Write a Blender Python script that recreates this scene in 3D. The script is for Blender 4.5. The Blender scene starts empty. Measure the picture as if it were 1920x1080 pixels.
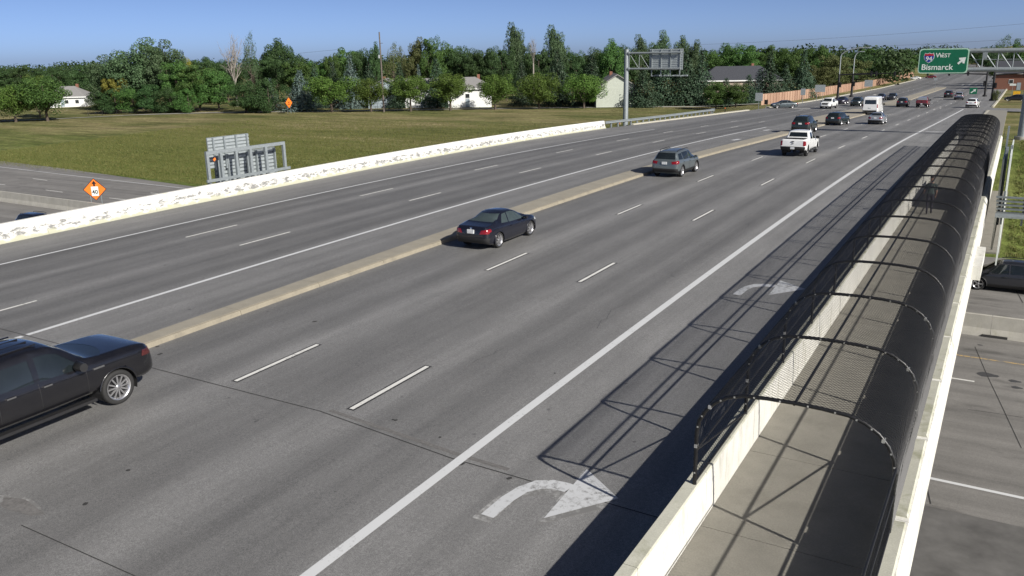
import bpy, bmesh, math, random
from mathutils import Vector, Matrix
R = math.radians
rng = random.Random(94)
sc = bpy.context.scene
COL = sc.collection

# ---------------------------------------------------------------- camera
CF, CPITCH, CROLL, CYAW, CH = 1584.0, 0.2721, -0.0191, 0.5387, 7.8533
FW = Vector((-math.sin(CYAW)*math.cos(CPITCH), math.cos(CYAW)*math.cos(CPITCH), -math.sin(CPITCH)))
_rt = Vector((math.cos(CYAW), math.sin(CYAW), 0)); _up = _rt.cross(FW)
RX = _rt*math.cos(CROLL)+_up*math.sin(CROLL)
UY = -_rt*math.sin(CROLL)+_up*math.cos(CROLL)
cd = bpy.data.cameras.new('camera'); cam = bpy.data.objects.new('camera', cd); COL.objects.link(cam)
cd.sensor_width = 36.0; cd.lens = 36.0*CF/1920.0; cd.clip_start = 0.1; cd.clip_end = 9000
cam.matrix_world = Matrix(((RX.x, UY.x, -FW.x, 0), (RX.y, UY.y, -FW.y, 0), (RX.z, UY.z, -FW.z, CH), (0, 0, 0, 1)))
sc.camera = cam

# ---------------------------------------------------------------- sky, sun, exposure
SUN_EL, SUN_AZ = R(31.0), R(107.5)          # azimuth clockwise from +Y
w = bpy.data.worlds.new('World'); sc.world = w; w.use_nodes = True
nt = w.node_tree; nt.nodes.clear()
sky = nt.nodes.new('ShaderNodeTexSky'); sky.sky_type = 'NISHITA'; sky.sun_disc = False
sky.sun_elevation = SUN_EL; sky.sun_rotation = SUN_AZ
sky.altitude = 270; sky.air_density = 0.20; sky.dust_density = 0.9; sky.ozone_density = 2.0
bg = nt.nodes.new('ShaderNodeBackground'); bg.inputs['Strength'].default_value = 0.11
wo = nt.nodes.new('ShaderNodeOutputWorld')
nt.links.new(sky.outputs[0], bg.inputs[0]); nt.links.new(bg.outputs[0], wo.inputs[0])
sl = bpy.data.lights.new('sun', 'SUN'); sl.energy = 5.0; sl.angle = R(0.53); sl.color = (1.0, 0.955, 0.88)
so = bpy.data.objects.new('sun', sl); COL.objects.link(so)
_ld = Vector((-math.sin(SUN_AZ)*math.cos(SUN_EL), -math.cos(SUN_AZ)*math.cos(SUN_EL), -math.sin(SUN_EL)))
so.rotation_euler = _ld.to_track_quat('-Z', 'Y').to_euler(); so.location = (60, -30, 60)
sc.view_settings.view_transform = 'Standard'; sc.view_settings.look = 'None'
sc.view_settings.gamma = 1.0; sc.view_settings.exposure = 0.4; sc.view_settings.use_curve_mapping = False
sc.render.engine = 'CYCLES'

# ---------------------------------------------------------------- pixel -> place helpers
def ray(px, py): return FW + RX*((px-960)/CF) + UY*((540-py)/CF)
O3 = Vector((0, 0, CH))
def at_z(px, py, z): d = ray(px, py); return O3+d*((z-CH)/d.z)
def at_x(px, py, x): d = ray(px, py); return O3+d*(x/d.x)
def at_y(px, py, y): d = ray(px, py); return O3+d*(y/d.y)
PROF = [(110, -1.36), (125, -1.8), (150, -2.5), (190, -3.55), (222, -4.2), (300, -5.45), (390, -6.3), (500, -6.5), (3000, -6.5)]
def zroad(y):
    if y < 95: return -3.0524e-4*(y-40)**2
    pts = [(95, -3.0524e-4*55**2)]+PROF
    for (a, za), (b, zb) in zip(pts, pts[1:]):
        if y <= b: return za+(zb-za)*(y-a)/(b-a)
    return -6.5
def road_at(px, py):
    z = 0
    for _ in range(80):
        P = at_z(px, py, z); z = 0.5*z+0.5*zroad(min(max(P.y, -50), 600))
    return Vector((P.x, P.y, zroad(P.y)))
def walk_dx(y): return -0.0065*(y-12) if y > 12 else 0.0   # the walkway drifts west a little

# ---------------------------------------------------------------- object helpers
def link(o, parent=None):
    COL.objects.link(o)
    if parent is not None: o.parent = parent
    return o
def tag(o, label=None, cat=None, group=None, kind=None):
    if label: o['label'] = label
    if cat: o['category'] = cat
    if group: o['group'] = group
    if kind: o['kind'] = kind
    return o
def empty(name, loc=(0, 0, 0), rz=0.0, label=None, cat=None, group=None):
    o = bpy.data.objects.new(name, None); link(o); o.location = loc; o.rotation_euler = (0, 0, rz)
    o.empty_display_size = 0.3
    return tag(o, label, cat, group)
class MB:
    def __init__(s): s.v = []; s.f = []; s.sm = []
    def add(s, vs, fs, smooth=False):
        b = len(s.v); s.v += [tuple(v) for v in vs]
        for f in fs: s.f.append(tuple(i+b for i in f)); s.sm.append(smooth)
    def box(s, x0, x1, y0, y1, z0, z1):
        s.add([(x0,y0,z0),(x1,y0,z0),(x1,y1,z0),(x0,y1,z0),(x0,y0,z1),(x1,y0,z1),(x1,y1,z1),(x0,y1,z1)],
              [(0,3,2,1),(4,5,6,7),(0,1,5,4),(1,2,6,5),(2,3,7,6),(3,0,4,7)])
    def obox(s, c, ax, ay, az):   # centre + half-axis vectors
        c, ax, ay, az = map(Vector, (c, ax, ay, az)); vs = []
        for k in (-1, 1):
            for i, j in ((-1,-1),(1,-1),(1,1),(-1,1)): vs.append(c+ax*i+ay*j+az*k)
        s.add(vs, [(0,3,2,1),(4,5,6,7),(0,1,5,4),(1,2,6,5),(2,3,7,6),(3,0,4,7)])
    def tube(s, pts, r, n=8, cap=True, smooth=True):
        pts = [Vector(p) for p in pts]; rs = r if isinstance(r, (list, tuple)) else [r]*len(pts)
        rings = []; ref = None
        for i, p in enumerate(pts):
            t = (pts[min(i+1, len(pts)-1)]-pts[max(i-1, 0)]).normalized()
            if ref is None:
                ref = Vector((0,0,1)) if abs(t.z) < 0.9 else Vector((1,0,0))
            a = (ref-t*ref.dot(t))
            if a.length < 1e-5: a = t.orthogonal()
            a.normalize(); ref = a; b = t.cross(a)
            rings.append([p+(a*math.cos(2*math.pi*k/n)+b*math.sin(2*math.pi*k/n))*rs[i] for k in range(n)])
        vs = [v for g in rings for v in g]; fs = []
        for i in range(len(rings)-1):
            for k in range(n):
                k2 = (k+1) % n; fs.append((i*n+k, i*n+k2, (i+1)*n+k2, (i+1)*n+k))
        s.add(vs, fs, smooth)
        if cap:
            s.add(rings[0], [tuple(range(n-1, -1, -1))]); s.add(rings[-1], [tuple(range(n))])
    def prism(s, poly, f, d0, d1):   # poly 2-D, f(u,v,d)->3-D
        n = len(poly)
        s.add([f(u, v, d0) for u, v in poly]+[f(u, v, d1) for u, v in poly],
              [tuple(range(n-1, -1, -1)), tuple(range(n, 2*n))]+[(i, (i+1) % n, n+(i+1) % n, n+i) for i in range(n)])
    def sweep(s, sec, path):   # sec(y)->list of (x,z), path list of y : closed section swept along y
        rings = [[(x, y, z) for x, z in sec(y)] for y in path]; n = len(rings[0])
        fs = []
        for i in range(len(rings)-1):
            for k in range(n):
                k2 = (k+1) % n; fs.append((i*n+k, (i+1)*n+k, (i+1)*n+k2, i*n+k2))
        s.add([v for g in rings for v in g], fs)
        m = len(rings)-1
        s.add(rings[0], [tuple(range(n))]); s.add(rings[m], [tuple(range(n-1, -1, -1))])
    def lathe(s, prof, n=16, axis='z', smooth=True):   # prof (r,h)
        vs = []; fs = []
        for r, h in prof:
            for k in range(n):
                a = 2*math.pi*k/n; c, d = r*math.cos(a), r*math.sin(a)
                vs.append((c, d, h) if axis == 'z' else (h, c, d))
        for i in range(len(prof)-1):
            for k in range(n):
                k2 = (k+1) % n; fs.append((i*n+k, i*n+k2, (i+1)*n+k2, (i+1)*n+k))
        s.add(vs, fs, smooth)
    def mesh(s, name):
        me = bpy.data.meshes.new(name); me.from_pydata(s.v, [], s.f)
        me.polygons.foreach_set('use_smooth', s.sm); me.update(); return me
    def build(s, name, mat, parent=None, fix=True, **kw):
        me = s.mesh(name)
        if fix:
            bm = bmesh.new(); bm.from_mesh(me); bmesh.ops.recalc_face_normals(bm, faces=bm.faces); bm.to_mesh(me); bm.free()
        me.materials.append(mat)
        o = bpy.data.objects.new(name, me); link(o, parent); tag(o, **kw); return o
def obj_from(name, me, mat=None, parent=None, loc=None, rz=None, **kw):
    if mat and not me.materials: me.materials.append(mat)
    o = bpy.data.objects.new(name, me); link(o, parent)
    if loc is not None: o.location = loc
    if rz is not None: o.rotation_euler = (0, 0, rz)
    return tag(o, **kw)
def copy_tree(o, parent=None):
    c = o.copy(); COL.objects.link(c); c.parent = parent
    for ch in list(o.children): copy_tree(ch, c)
    return c

# ---------------------------------------------------------------- materials
def new_mat(name):
    m = bpy.data.materials.new(name); m.use_nodes = True
    n = m.node_tree; n.nodes.clear()
    out = n.nodes.new('ShaderNodeOutputMaterial'); b = n.nodes.new('ShaderNodeBsdfPrincipled')
    n.links.new(b.outputs[0], out.inputs[0]); return m, n, b
def N(n, t, **kw):
    x = n.nodes.new(t)
    for k, v in kw.items():
        if k.startswith('i_'): x.inputs[int(k[2:])].default_value = v
        else: setattr(x, k, v)
    return x
def noise(n, vec, scale, detail=4, rough=0.6):
    t = N(n, 'ShaderNodeTexNoise'); t.inputs['Scale'].default_value = scale; t.inputs['Detail'].default_value = detail
    t.inputs['Roughness'].default_value = rough
    if vec is not None: n.links.new(vec, t.inputs['Vector'])
    return t.outputs['Fac']
def mathn(n, op, a, b=None, c=None):
    t = N(n, 'ShaderNodeMath', operation=op)
    for i, x in enumerate((a, b, c)):
        if x is None: continue
        if isinstance(x, (int, float)): t.inputs[i].default_value = x
        else: n.links.new(x, t.inputs[i])
    return t.outputs[0]
def ramp(n, fac, stops):
    t = N(n, 'ShaderNodeValToRGB'); e = t.color_ramp.elements
    while len(e) < len(stops): e.new(0.5)
    for el, (p, c) in zip(e, stops):
        el.position = p; el.color = (c, c, c, 1) if isinstance(c, (int, float)) else (*c, 1)
    n.links.new(fac, t.inputs[0]); return t.outputs[0]
def mixc(n, fac, a, b, mode='MIX'):
    t = N(n, 'ShaderNodeMix', data_type='RGBA', blend_type=mode)
    for i, x in ((0, fac), (6, a), (7, b)):
        if isinstance(x, (int, float)): t.inputs[i].default_value = x
        elif isinstance(x, tuple): t.inputs[i].default_value = (*x, 1) if len(x) == 3 else x
        else: n.links.new(x, t.inputs[i])
    return t.outputs[2]
def position(n): return N(n, 'ShaderNodeNewGeometry').outputs['Position']
def objco(n): return N(n, 'ShaderNodeTexCoord').outputs['Object']
def mapping(n, vec, scale=(1,1,1), loc=(0,0,0)):
    t = N(n, 'ShaderNodeMapping'); t.inputs['Scale'].default_value = scale; t.inputs['Location'].default_value = loc
    n.links.new(vec, t.inputs[0]); return t.outputs[0]
def bump(n, b, h, strength=0.3, dist=0.02):
    t = N(n, 'ShaderNodeBump'); t.inputs['Strength'].default_value = strength; t.inputs['Distance'].default_value = dist
    n.links.new(h, t.inputs['Height']); n.links.new(t.outputs[0], b.inputs['Normal'])
def mat(name, col, rough=0.6, metal=0.0, var=0.18, scale=6.0, bmp=0.0, spec=0.5, coat=0.0, world=True):
    m, n, b = new_mat(name)
    vec = position(n) if world else objco(n)
    f = noise(n, vec, scale, 5)
    lo = tuple(c*(1-var) for c in col); hi = tuple(min(1, c*(1+var)) for c in col)
    c = ramp(n, f, [(0.3, lo), (0.7, hi)])
    n.links.new(c, b.inputs['Base Color'])
    b.inputs['Roughness'].default_value = rough; b.inputs['Metallic'].default_value = metal
    b.inputs['Specular IOR Level'].default_value = spec
    if coat: b.inputs['Coat Weight'].default_value = coat; b.inputs['Coat Roughness'].default_value = 0.05
    if bmp: bump(n, b, noise(n, vec, scale*4, 3), bmp, 0.01)
    return m
# ---------------------------------------------------------------- surface materials
def road_material():
    m, n, b = new_mat('road_pavement')
    P = position(n); sep = N(n, 'ShaderNodeSeparateXYZ'); n.links.new(P, sep.inputs[0])
    wob = mathn(n, 'MULTIPLY', mathn(n, 'SUBTRACT', noise(n, mapping(n, P, (0.3, 0.05, 0.3)), 1.0, 3), 0.5), 0.9)
    x = mathn(n, 'ADD', sep.outputs[0], wob)
    u = mathn(n, 'DIVIDE', mathn(n, 'ADD', x, 40.0), 36.0)
    lanes = [(-33.85, 1.7), (-30.6, 1.7), (-27.1, 1.7), (-18.65, 1.9), (-14.72, 1.9), (-10.95, 1.85)]
    stops = [(0.0, 0.90), (0.08, 0.92)]
    for c, h in lanes:
        for off, v in ((-0.85, 0.69), (0.0, 0.83), (0.85, 0.70), (h+0.02, 1.09)):
            stops.append(((c+off+40)/36.0, v*(0.88 if c < -25 else 1.0)))
    stops += [((-23.2+40)/36, 0.86), ((-9.0+40)/36, 1.05), ((-6.8+40)/36, 0.93), (1.0, 0.98)]
    stops.sort()
    lane = ramp(n, u, stops)
    streak = ramp(n, noise(n, mapping(n, P, (1.3, 0.035, 1.0)), 1.0, 5, 0.65), [(0.3, 0.82), (0.7, 1.17)])
    blot = ramp(n, noise(n, mapping(n, P, (1.0, 0.4, 1.0)), 0.7, 6, 0.7), [(0.3, 0.87), (0.7, 1.11)])
    grit = ramp(n, noise(n, P, 16, 4, 0.75), [(0.33, 0.83), (0.67, 1.15)])
    grit2 = ramp(n, noise(n, P, 55, 3, 0.8), [(0.36, 0.60), (0.64, 1.36)])
    spots = ramp(n, noise(n, P, 3.1, 2, 0.5), [(0.20, 0.55), (0.26, 1.0)])
    c = mixc(n, 1.0, lane, streak, 'MULTIPLY')
    for k in (blot, grit, grit2, spots): c = mixc(n, 1.0, c, k, 'MULTIPLY')
    c = mixc(n, 1.0, c, (0.196, 0.194, 0.190), 'MULTIPLY')
    n.links.new(c, b.inputs['Base Color']); b.inputs['Roughness'].default_value = 0.68
    b.inputs['Specular IOR Level'].default_value = 0.5
    bump(n, b, noise(n, P, 60, 3, 0.7), 0.25, 0.01)
    return m
def highway_material():
    m, n, b = new_mat('highway_concrete')
    P = position(n)
    streak = ramp(n, noise(n, mapping(n, P, (0.03, 1.1, 1.0)), 1.0, 5, 0.6), [(0.3, 0.72), (0.7, 1.15)])
    blot = ramp(n, noise(n, P, 0.5, 6, 0.7), [(0.3, 0.85), (0.7, 1.12)])
    grit = ramp(n, noise(n, P, 22, 4, 0.75), [(0.33, 0.82), (0.67, 1.16)])
    oil = ramp(n, noise(n, mapping(n, P, (0.35, 0.9, 1.0)), 1.0, 3), [(0.30, 0.70), (0.40, 1.0)])
    c = mixc(n, 1.0, streak, blot, 'MULTIPLY')
    for k in (grit, oil): c = mixc(n, 1.0, c, k, 'MULTIPLY')
    c = mixc(n, 1.0, c, (0.185, 0.178, 0.167), 'MULTIPLY')
    n.links.new(c, b.inputs['Base Color']); b.inputs['Roughness'].default_value = 0.85
    return m
def grass_material():
    m, n, b = new_mat('mown_grass')
    P = position(n); sep = N(n, 'ShaderNodeSeparateXYZ'); n.links.new(P, sep.inputs[0])
    big = noise(n, mapping(n, P, (0.03, 0.10, 0.05)), 1.0, 6, 0.62)
    c = ramp(n, big, [(0.30, (0.088, 0.105, 0.034)), (0.45, (0.150, 0.152, 0.058)), (0.55, (0.215, 0.195, 0.09)), (0.68, (0.28, 0.235, 0.125))])
    lush = mixc(n, 1.0, c, (0.66, 0.92, 0.52), 'MULTIPLY')
    c = mixc(n, ramp(n, mathn(n, 'DIVIDE', sep.outputs[1], 260.0), [(0.27, 1.0), (0.45, 0.0)]), c, lush)
    mow = ramp(n, noise(n, mapping(n, P, (0.10, 0.75, 0.2)), 1.0, 4, 0.6), [(0.34, 0.66), (0.66, 1.28)])
    tuft = ramp(n, noise(n, P, 1.4, 5, 0.75), [(0.32, 0.58), (0.68, 1.34)])
    fine = ramp(n, noise(n, P, 9.0, 4, 0.8), [(0.3, 0.70), (0.7, 1.25)])
    dry = ramp(n, noise(n, mapping(n, P, (0.06, 0.16, 0.1), (7, 3, 1)), 1.0, 4, 0.7), [(0.60, 0.0), (0.72, 0.7)])
    for k in (mow, tuft, fine): c = mixc(n, 1.0, c, k, 'MULTIPLY')
    c = mixc(n, dry, c, (0.235, 0.19, 0.085))
    n.links.new(c, b.inputs['Base Color']); b.inputs['Roughness'].default_value = 0.95
    b.inputs['Specular IOR Level'].default_value = 0.1
    bump(n, b, noise(n, P, 3.0, 5, 0.8), 1.0, 0.25)
    return m
def concrete_material(name, col, stain=(0.25, 0.24, 0.13), amt=0.5, rough=0.85, streaky=True):
    m, n, b = new_mat(name)
    P = position(n)
    f1 = ramp(n, noise(n, P, 1.3, 6, 0.65), [(0.3, 0.88), (0.7, 1.08)])
    f2 = ramp(n, noise(n, P, 40, 3, 0.7), [(0.35, 0.90), (0.65, 1.08)])
    c = mixc(n, 1.0, f1, f2, 'MULTIPLY'); c = mixc(n, 1.0, c, col, 'MULTIPLY')
    s = noise(n, mapping(n, P, (2.2, 2.2, 0.35) if streaky else (1, 1, 1)), 1.6, 5, 0.7)
    c = mixc(n, ramp(n, s, [(0.52, 0.0), (0.74, amt)]), c, stain)
    n.links.new(c, b.inputs['Base Color']); b.inputs['Roughness'].default_value = rough
    bump(n, b, noise(n, P, 45, 3), 0.15, 0.005)
    return m
def paint_material(name, col, wear=0.4, scale=2.0):
    m, n, b = new_mat(name)
    P = position(n)
    f = noise(n, P, scale*5, 6, 0.75); f2 = noise(n, P, scale*0.6, 3, 0.6)
    k = ramp(n, mathn(n, 'ADD', mathn(n, 'MULTIPLY', f, 0.65), mathn(n, 'MULTIPLY', f2, 0.35)), [(0.62-wear*0.30, 0.0), (0.72-wear*0.22, 1.0)])
    c = mixc(n, k, col, (0.165, 0.163, 0.158))
    n.links.new(c, b.inputs['Base Color']); b.inputs['Roughness'].default_value = 0.7
    return m
def parapet_paint():
    # limewashed barrier, scuffed grey along the lower third, green algae at the foot
    m, n, b = new_mat('parapet_whitewash')
    P = position(n); uv = N(n, 'ShaderNodeAttribute', attribute_name='up')
    h = uv.outputs['Fac']
    sp = noise(n, mapping(n, P, (2.2, 0.9, 2.6)), 2.0, 7, 0.78)
    band = ramp(n, h, [(0.08, 0.60), (0.25, 1.0), (0.52, 0.98), (0.75, 0.80), (0.98, 0.60)])
    scuff = ramp(n, mathn(n, 'MULTIPLY', sp, band), [(0.46, 0.0), (0.54, 0.9)])
    c = mixc(n, 1.0, ramp(n, noise(n, P, 0.9, 5), [(0.3, 0.94), (0.7, 1.04)]), (0.64, 0.635, 0.60), 'MULTIPLY')
    c = mixc(n, scuff, c, (0.15, 0.15, 0.145))
    alg = ramp(n, mathn(n, 'SUBTRACT', noise(n, mapping(n, P, (2, 1.2, 2)), 1.5, 5, 0.7), mathn(n, 'MULTIPLY', h, 1.15)), [(0.18, 0.0), (0.36, 0.85)])
    c = mixc(n, alg, c, (0.36, 0.36, 0.25))
    run = ramp(n, noise(n, mapping(n, P, (0.2, 1.0, 0.02)), 0.45, 3, 0.6), [(0.66, 0.0), (0.72, 0.6)])
    c = mixc(n, run, c, (0.45, 0.44, 0.27))
    n.links.new(c, b.inputs['Base Color']); b.inputs['Roughness'].default_value = 0.8
    return m
M_ROAD = road_material(); M_HWY = highway_material(); M_GRASS = grass_material()
M_WALK = concrete_material('walk_concrete', (0.232, 0.220, 0.188), (0.16, 0.148, 0.122), 0.4, streaky=False)
M_CONC = concrete_material('plain_concrete', (0.40, 0.385, 0.34), (0.27, 0.26, 0.18), 0.45)
M_CURB = concrete_material('median_concrete', (0.285, 0.262, 0.212), (0.27, 0.235, 0.17), 0.45, streaky=False)
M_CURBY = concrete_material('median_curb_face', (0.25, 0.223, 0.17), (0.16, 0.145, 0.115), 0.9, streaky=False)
M_WPAR = concrete_material('walk_parapet_white', (0.66, 0.65, 0.60), (0.34, 0.33, 0.25), 0.8)
M_WTOP = concrete_material('parapet_cap', (0.47, 0.465, 0.39), (0.22, 0.225, 0.13), 0.85, streaky=False)
M_PAR = parapet_paint()
M_LINE = paint_material('white_line_paint', (0.56, 0.57, 0.575), 0.16, 2.6)
M_DASH = paint_material('dash_paint', (0.64, 0.635, 0.60), 0.25, 2.0)
M_BLACKL = paint_material('black_contrast_paint', (0.03, 0.03, 0.032), 0.35, 3.0)
M_ARROW = paint_material('arrow_paint', (0.50, 0.51, 0.52), 0.36, 1.6)
M_OLDARROW = paint_material('old_arrow_paint', (0.42, 0.42, 0.41), 0.95, 1.2)
M_YELLOW = paint_material('yellow_line_paint', (0.50, 0.33, 0.10), 0.7, 2.0)
M_JOINT = mat('joint_seal', (0.035, 0.034, 0.033), 0.8, scale=9)
M_PATCH = mat('patch_asphalt', (0.135, 0.13, 0.125), 0.85, scale=14, var=0.3)
M_SHOULD = mat('old_asphalt', (0.105, 0.102, 0.098), 0.9, scale=0.8, var=0.35)
M_TAR = mat('tar_seal', (0.05, 0.05, 0.052), 0.7, scale=9)

# ---------------------------------------------------------------- terrain
def hwy_edge_n(x):   # northern pavement edge of the highway
    pts = [(-900, 150), (-250, 82), (-130, 69.6), (-115, 68.5), (-96, 66.2), (-80, 64.2), (-60, 63.6), (0, 65.2), (150, 66.0), (900, 70)]
    for (a, ya), (b2, yb) in zip(pts, pts[1:]):
        if x <= b2: return ya+(yb-ya)*(x-a)/(b2-a)
    return 70
def hwy_edge_s(x): return 20.5+(0.00016*x*x if x < 0 else 0)
def barrier_y(x): return 46.4-0.0187*x+(0.00011*x*x if x < -60 else 0)*0.3
HZ = -6.3
def smooth(t): t = min(max(t, 0), 1); return t*t*(3-2*t)
def terrain(x, y):
    en = hwy_edge_n(x) if -900 < x < 900 else 120; es = hwy_edge_s(max(x, -400))
    if y > en: z = HZ-0.06-0.5*smooth((y-en)/6)*(1-smooth((y-en-8)/22)) + 0.9*smooth((y-en-15)/90)
    elif y < es: z = HZ-0.06+0.8*smooth((es-y)/60)
    else: z = HZ-0.10
    if y > en or y < es:
        z += 0.10*math.sin(x*0.11+y*0.05)*math.sin(y*0.13-x*0.03)*min(1, abs(y-en)/15)
    # embankments that carry the street to the bridge ends
    dx = max(0, x-0.9, -44.2-x)
    n_top = (zroad(max(y, 82)) if y > 30 else 0)-0.22
    if y > en-1: z = max(z, n_top-max(0, dx)/2.8-max(0, 82-y)/2.35)
    if y < es: z = max(z, zroad(min(y, 11))-0.22-dx/2.4-max(0, y-11)/2.2)
    if y > 165 and -44.2 < x < 60: z = max(z, zroad(y)-0.22-(0.02*max(0, x)))
    if y > 150: z += (zroad(y)-0.22-z)*(1-smooth(max(0, x-2, -44.2-x)/18))*smooth((y-150)/20)
    d = math.hypot(x, y)-350
    if d > 0: z -= d*0.0085*smooth((abs(x+22)-50)/60)
    return z
def axis_vals(lo, hi, step, far):
    v = [lo+i*step for i in range(int((hi-lo)/step)+1)]; s = step
    a = [lo]; 
    while a[-1] > -far: s *= 1.35; a.append(a[-1]-s)
    s = step; c = [v[-1]]
    while c[-1] < far: s *= 1.35; c.append(c[-1]+s)
    return a[:0:-1]+v+c[1:]
xs = axis_vals(-250, 40, 2.0, 4000); ys = axis_vals(-30, 250, 2.0, 4000); ys = [y for y in ys if y <= 250]+[250+3.0*i for i in range(1, 91)]+[y for y in ys if y > 545]
mb = MB(); nx = len(xs)
mb.add([(x, y, terrain(x, y)) for y in ys for x in xs],
       [(j*nx+i, j*nx+i+1, (j+1)*nx+i+1, (j+1)*nx+i) for j in range(len(ys)-1) for i in range(nx-1)], True)
ground = mb.build('ground', M_GRASS, fix=False, kind='structure')

# ---------------------------------------------------------------- street on the bridge and beyond
XL, XR = -44.0, -4.18
def road_left(y): 
    pts = [(-80, -39.0), (20, -39.15), (39.5, -39.45), (60, -40.1), (90, -40.9), (110, -40.6), (130, -40.2), (150, -39.6), (700, -39.4)]
    for (a, xa), (b2, xb) in zip(pts, pts[1:]):
        if y <= b2: return xa+(xb-xa)*(y-a)/(b2-a)
    return -39.4
def road_right(y): return -4.2+walk_dx(min(y, 90)) if y < 100 else -4.75
def frange(a, b2, s):
    o = []; v = a
    while v < b2-1e-6: o.append(v); v += s
    return o+[b2]
yv = frange(-70, 110, 1.0)+frange(112, 700, 4.0); mb = MB(); xn = 19
rows = []
for y in yv:
    a, c = road_left(y)-0.1, road_right(y)+0.05
    rows.append([(a+(c-a)*i/(xn-1), y, zroad(y)) for i in range(xn)])
mb.add([v for r in rows for v in r], [(j*xn+i, j*xn+i+1, (j+1)*xn+i+1, (j+1)*xn+i) for j in range(len(rows)-1) for i in range(xn-1)])
road = mb.build('road', M_ROAD, fix=False, kind='structure')
def strip(name, m, pts, wid, dz, parent, step=1.0):   # flat ribbon on the street along a polyline of (x,y)
    P = []
    for (x0, y0), (x1, y1) in zip(pts, pts[1:]):
        k = max(1, int(math.hypot(x1-x0, y1-y0)/step))
        P += [(x0+(x1-x0)*i/k, y0+(y1-y0)*i/k) for i in range(k)]
    P.append(pts[-1]); L = []; Q = []
    for i, (x, y) in enumerate(P):
        a = P[max(i-1, 0)]; c = P[min(i+1, len(P)-1)]; dx, dy = c[0]-a[0], c[1]-a[1]; l = math.hypot(dx, dy)
        nx_, ny_ = dy/l*wid/2, -dx/l*wid/2
        L.append((x-nx_, y-ny_, zroad(y)+dz)); Q.append((x+nx_, y+ny_, zroad(y)+dz))
    m_ = MB(); k = len(P); m_.add(L+Q, [(i, k+i, k+i+1, i+1) for i in range(k-1)])
    return m_.build(name, m, parent, fix=False)
CY, DL = 12.192, 3.05
for x, ph, k0, k1 in ((-16.66, 13.85, -2, 9), (-12.8, 13.9, -2, 14)):
    for k in range(k0, k1):
        y = ph+k*CY
        if y < 70: strip('dash_backing', M_BLACKL, [(x, y-0.05), (x, y+DL+0.05)], 0.24, 0.004, road)
        strip('lane_dash', M_DASH, [(x, y), (x, y+DL)], 0.125, 0.008, road)
for x, ph in ((-32.4, 25.05), (-28.75, 24.95)):
    for k in range(-3, 8):
        y = ph+k*CY; strip('lane_dash', M_DASH, [(x, y), (x, y+DL)], 0.115, 0.006, road)
for x in (-29.5, -33.2): 
    for k in range(10, 22): strip('lane_dash', M_DASH, [(x+0.4, 30+k*CY), (x+0.4, 33+k*CY)], 0.115, 0.006, road)
for x in (-15.7, -12.3):
    for k in range(12, 24): strip('lane_dash', M_DASH, [(x, 20+k*CY), (x, 23+k*CY)], 0.115, 0.006, road)
strip('edge_line', M_LINE, [(-9.1, -40), (-9.1, 95), (-8.9, 122), (-8.6, 165)], 0.23, 0.006, road)
strip('edge_line', M_LINE, [(-25.4, -30), (-25.4, 13.35)], 0.19, 0.006, road)
strip('edge_line', M_LINE, [(-25.4, 13.5), (-25.4, 101)], 0.19, 0.006, road)
strip('edge_line', M_LINE, [(-35.3, -30), (-35.3, 91)], 0.155, 0.006, road)
# stop lines and crossings at the ramp junctions further north
strip('stop_line', M_DASH, [(-26.2, 158), (-37.5, 158)], 0.5, 0.008, road)
for k in range(6): strip('crossing_bar', M_DASH, [(-18.5+k*2.0, 330), (-18.5+k*2.0, 338)], 0.6, 0.01, road)
strip('lane_arrow_far', M_DASH, [(-33.5, 240), (-33.5, 244)], 0.5, 0.01, road)
for px, py in ((1380, 262), (1402, 263), (1438, 244)):
    q = road_at(px, py); strip('turn_mark', M_ARROW, [(q.x-0.1, q.y-0.9), (q.x+0.1, q.y+0.9)], 0.45, 0.007, road)
q = road_at(1755, 247); strip('turn_mark', M_ARROW, [(q.x-1.0, q.y), (q.x+1.1, q.y)], 0.35, 0.008, road)
# curved right-turn arrows, repainted over an older ghost
def turn_arrow(name, ox, oy, m, dz, grow=0.0, s=1.0):
    stem = []; wv = 0.27+grow
    path = [(0.0, 0.0), (0.02, 0.7), (0.10, 1.12), (0.28, 1.42), (0.52, 1.56), (0.78, 1.58), (0.88, 1.56)]
    L = []; Q = []
    for i, (x, y) in enumerate(path):
        a = path[max(i-1, 0)]; c = path[min(i+1, len(path)-1)]; dx, dy = c[0]-a[0], c[1]-a[1]; l = math.hypot(dx, dy)
        ww = wv*(1.0 if i < 3 else 1.25)
        L.append((x-dy/l*ww/2, y+dx/l*ww/2)); Q.append((x+dy/l*ww/2, y-dx/l*ww/2))
    k = len(path); V = L+Q; F = [(i, k+i, k+i+1, i+1) for i in range(k-1)]
    b0 = len(V); g = grow
    V += [(0.84, 2.41+g), (1.85+g*1.4, 1.67), (0.94, 0.42-g)]; F.append((b0, b0+2, b0+1))
    m_ = MB(); m_.add([(ox+x*s, oy+y*s, zroad(oy+y*s)+dz) for x, y in V], F); return m_.build(name, m, road, fix=False)
turn_arrow('old_turn_arrow', -7.50, 11.28, M_OLDARROW, 0.004, 0.10)
turn_arrow('turn_arrow', -7.46, 11.45, M_ARROW, 0.008)
turn_arrow('turn_arrow', -7.42, 26.95, M_ARROW, 0.008)
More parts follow.
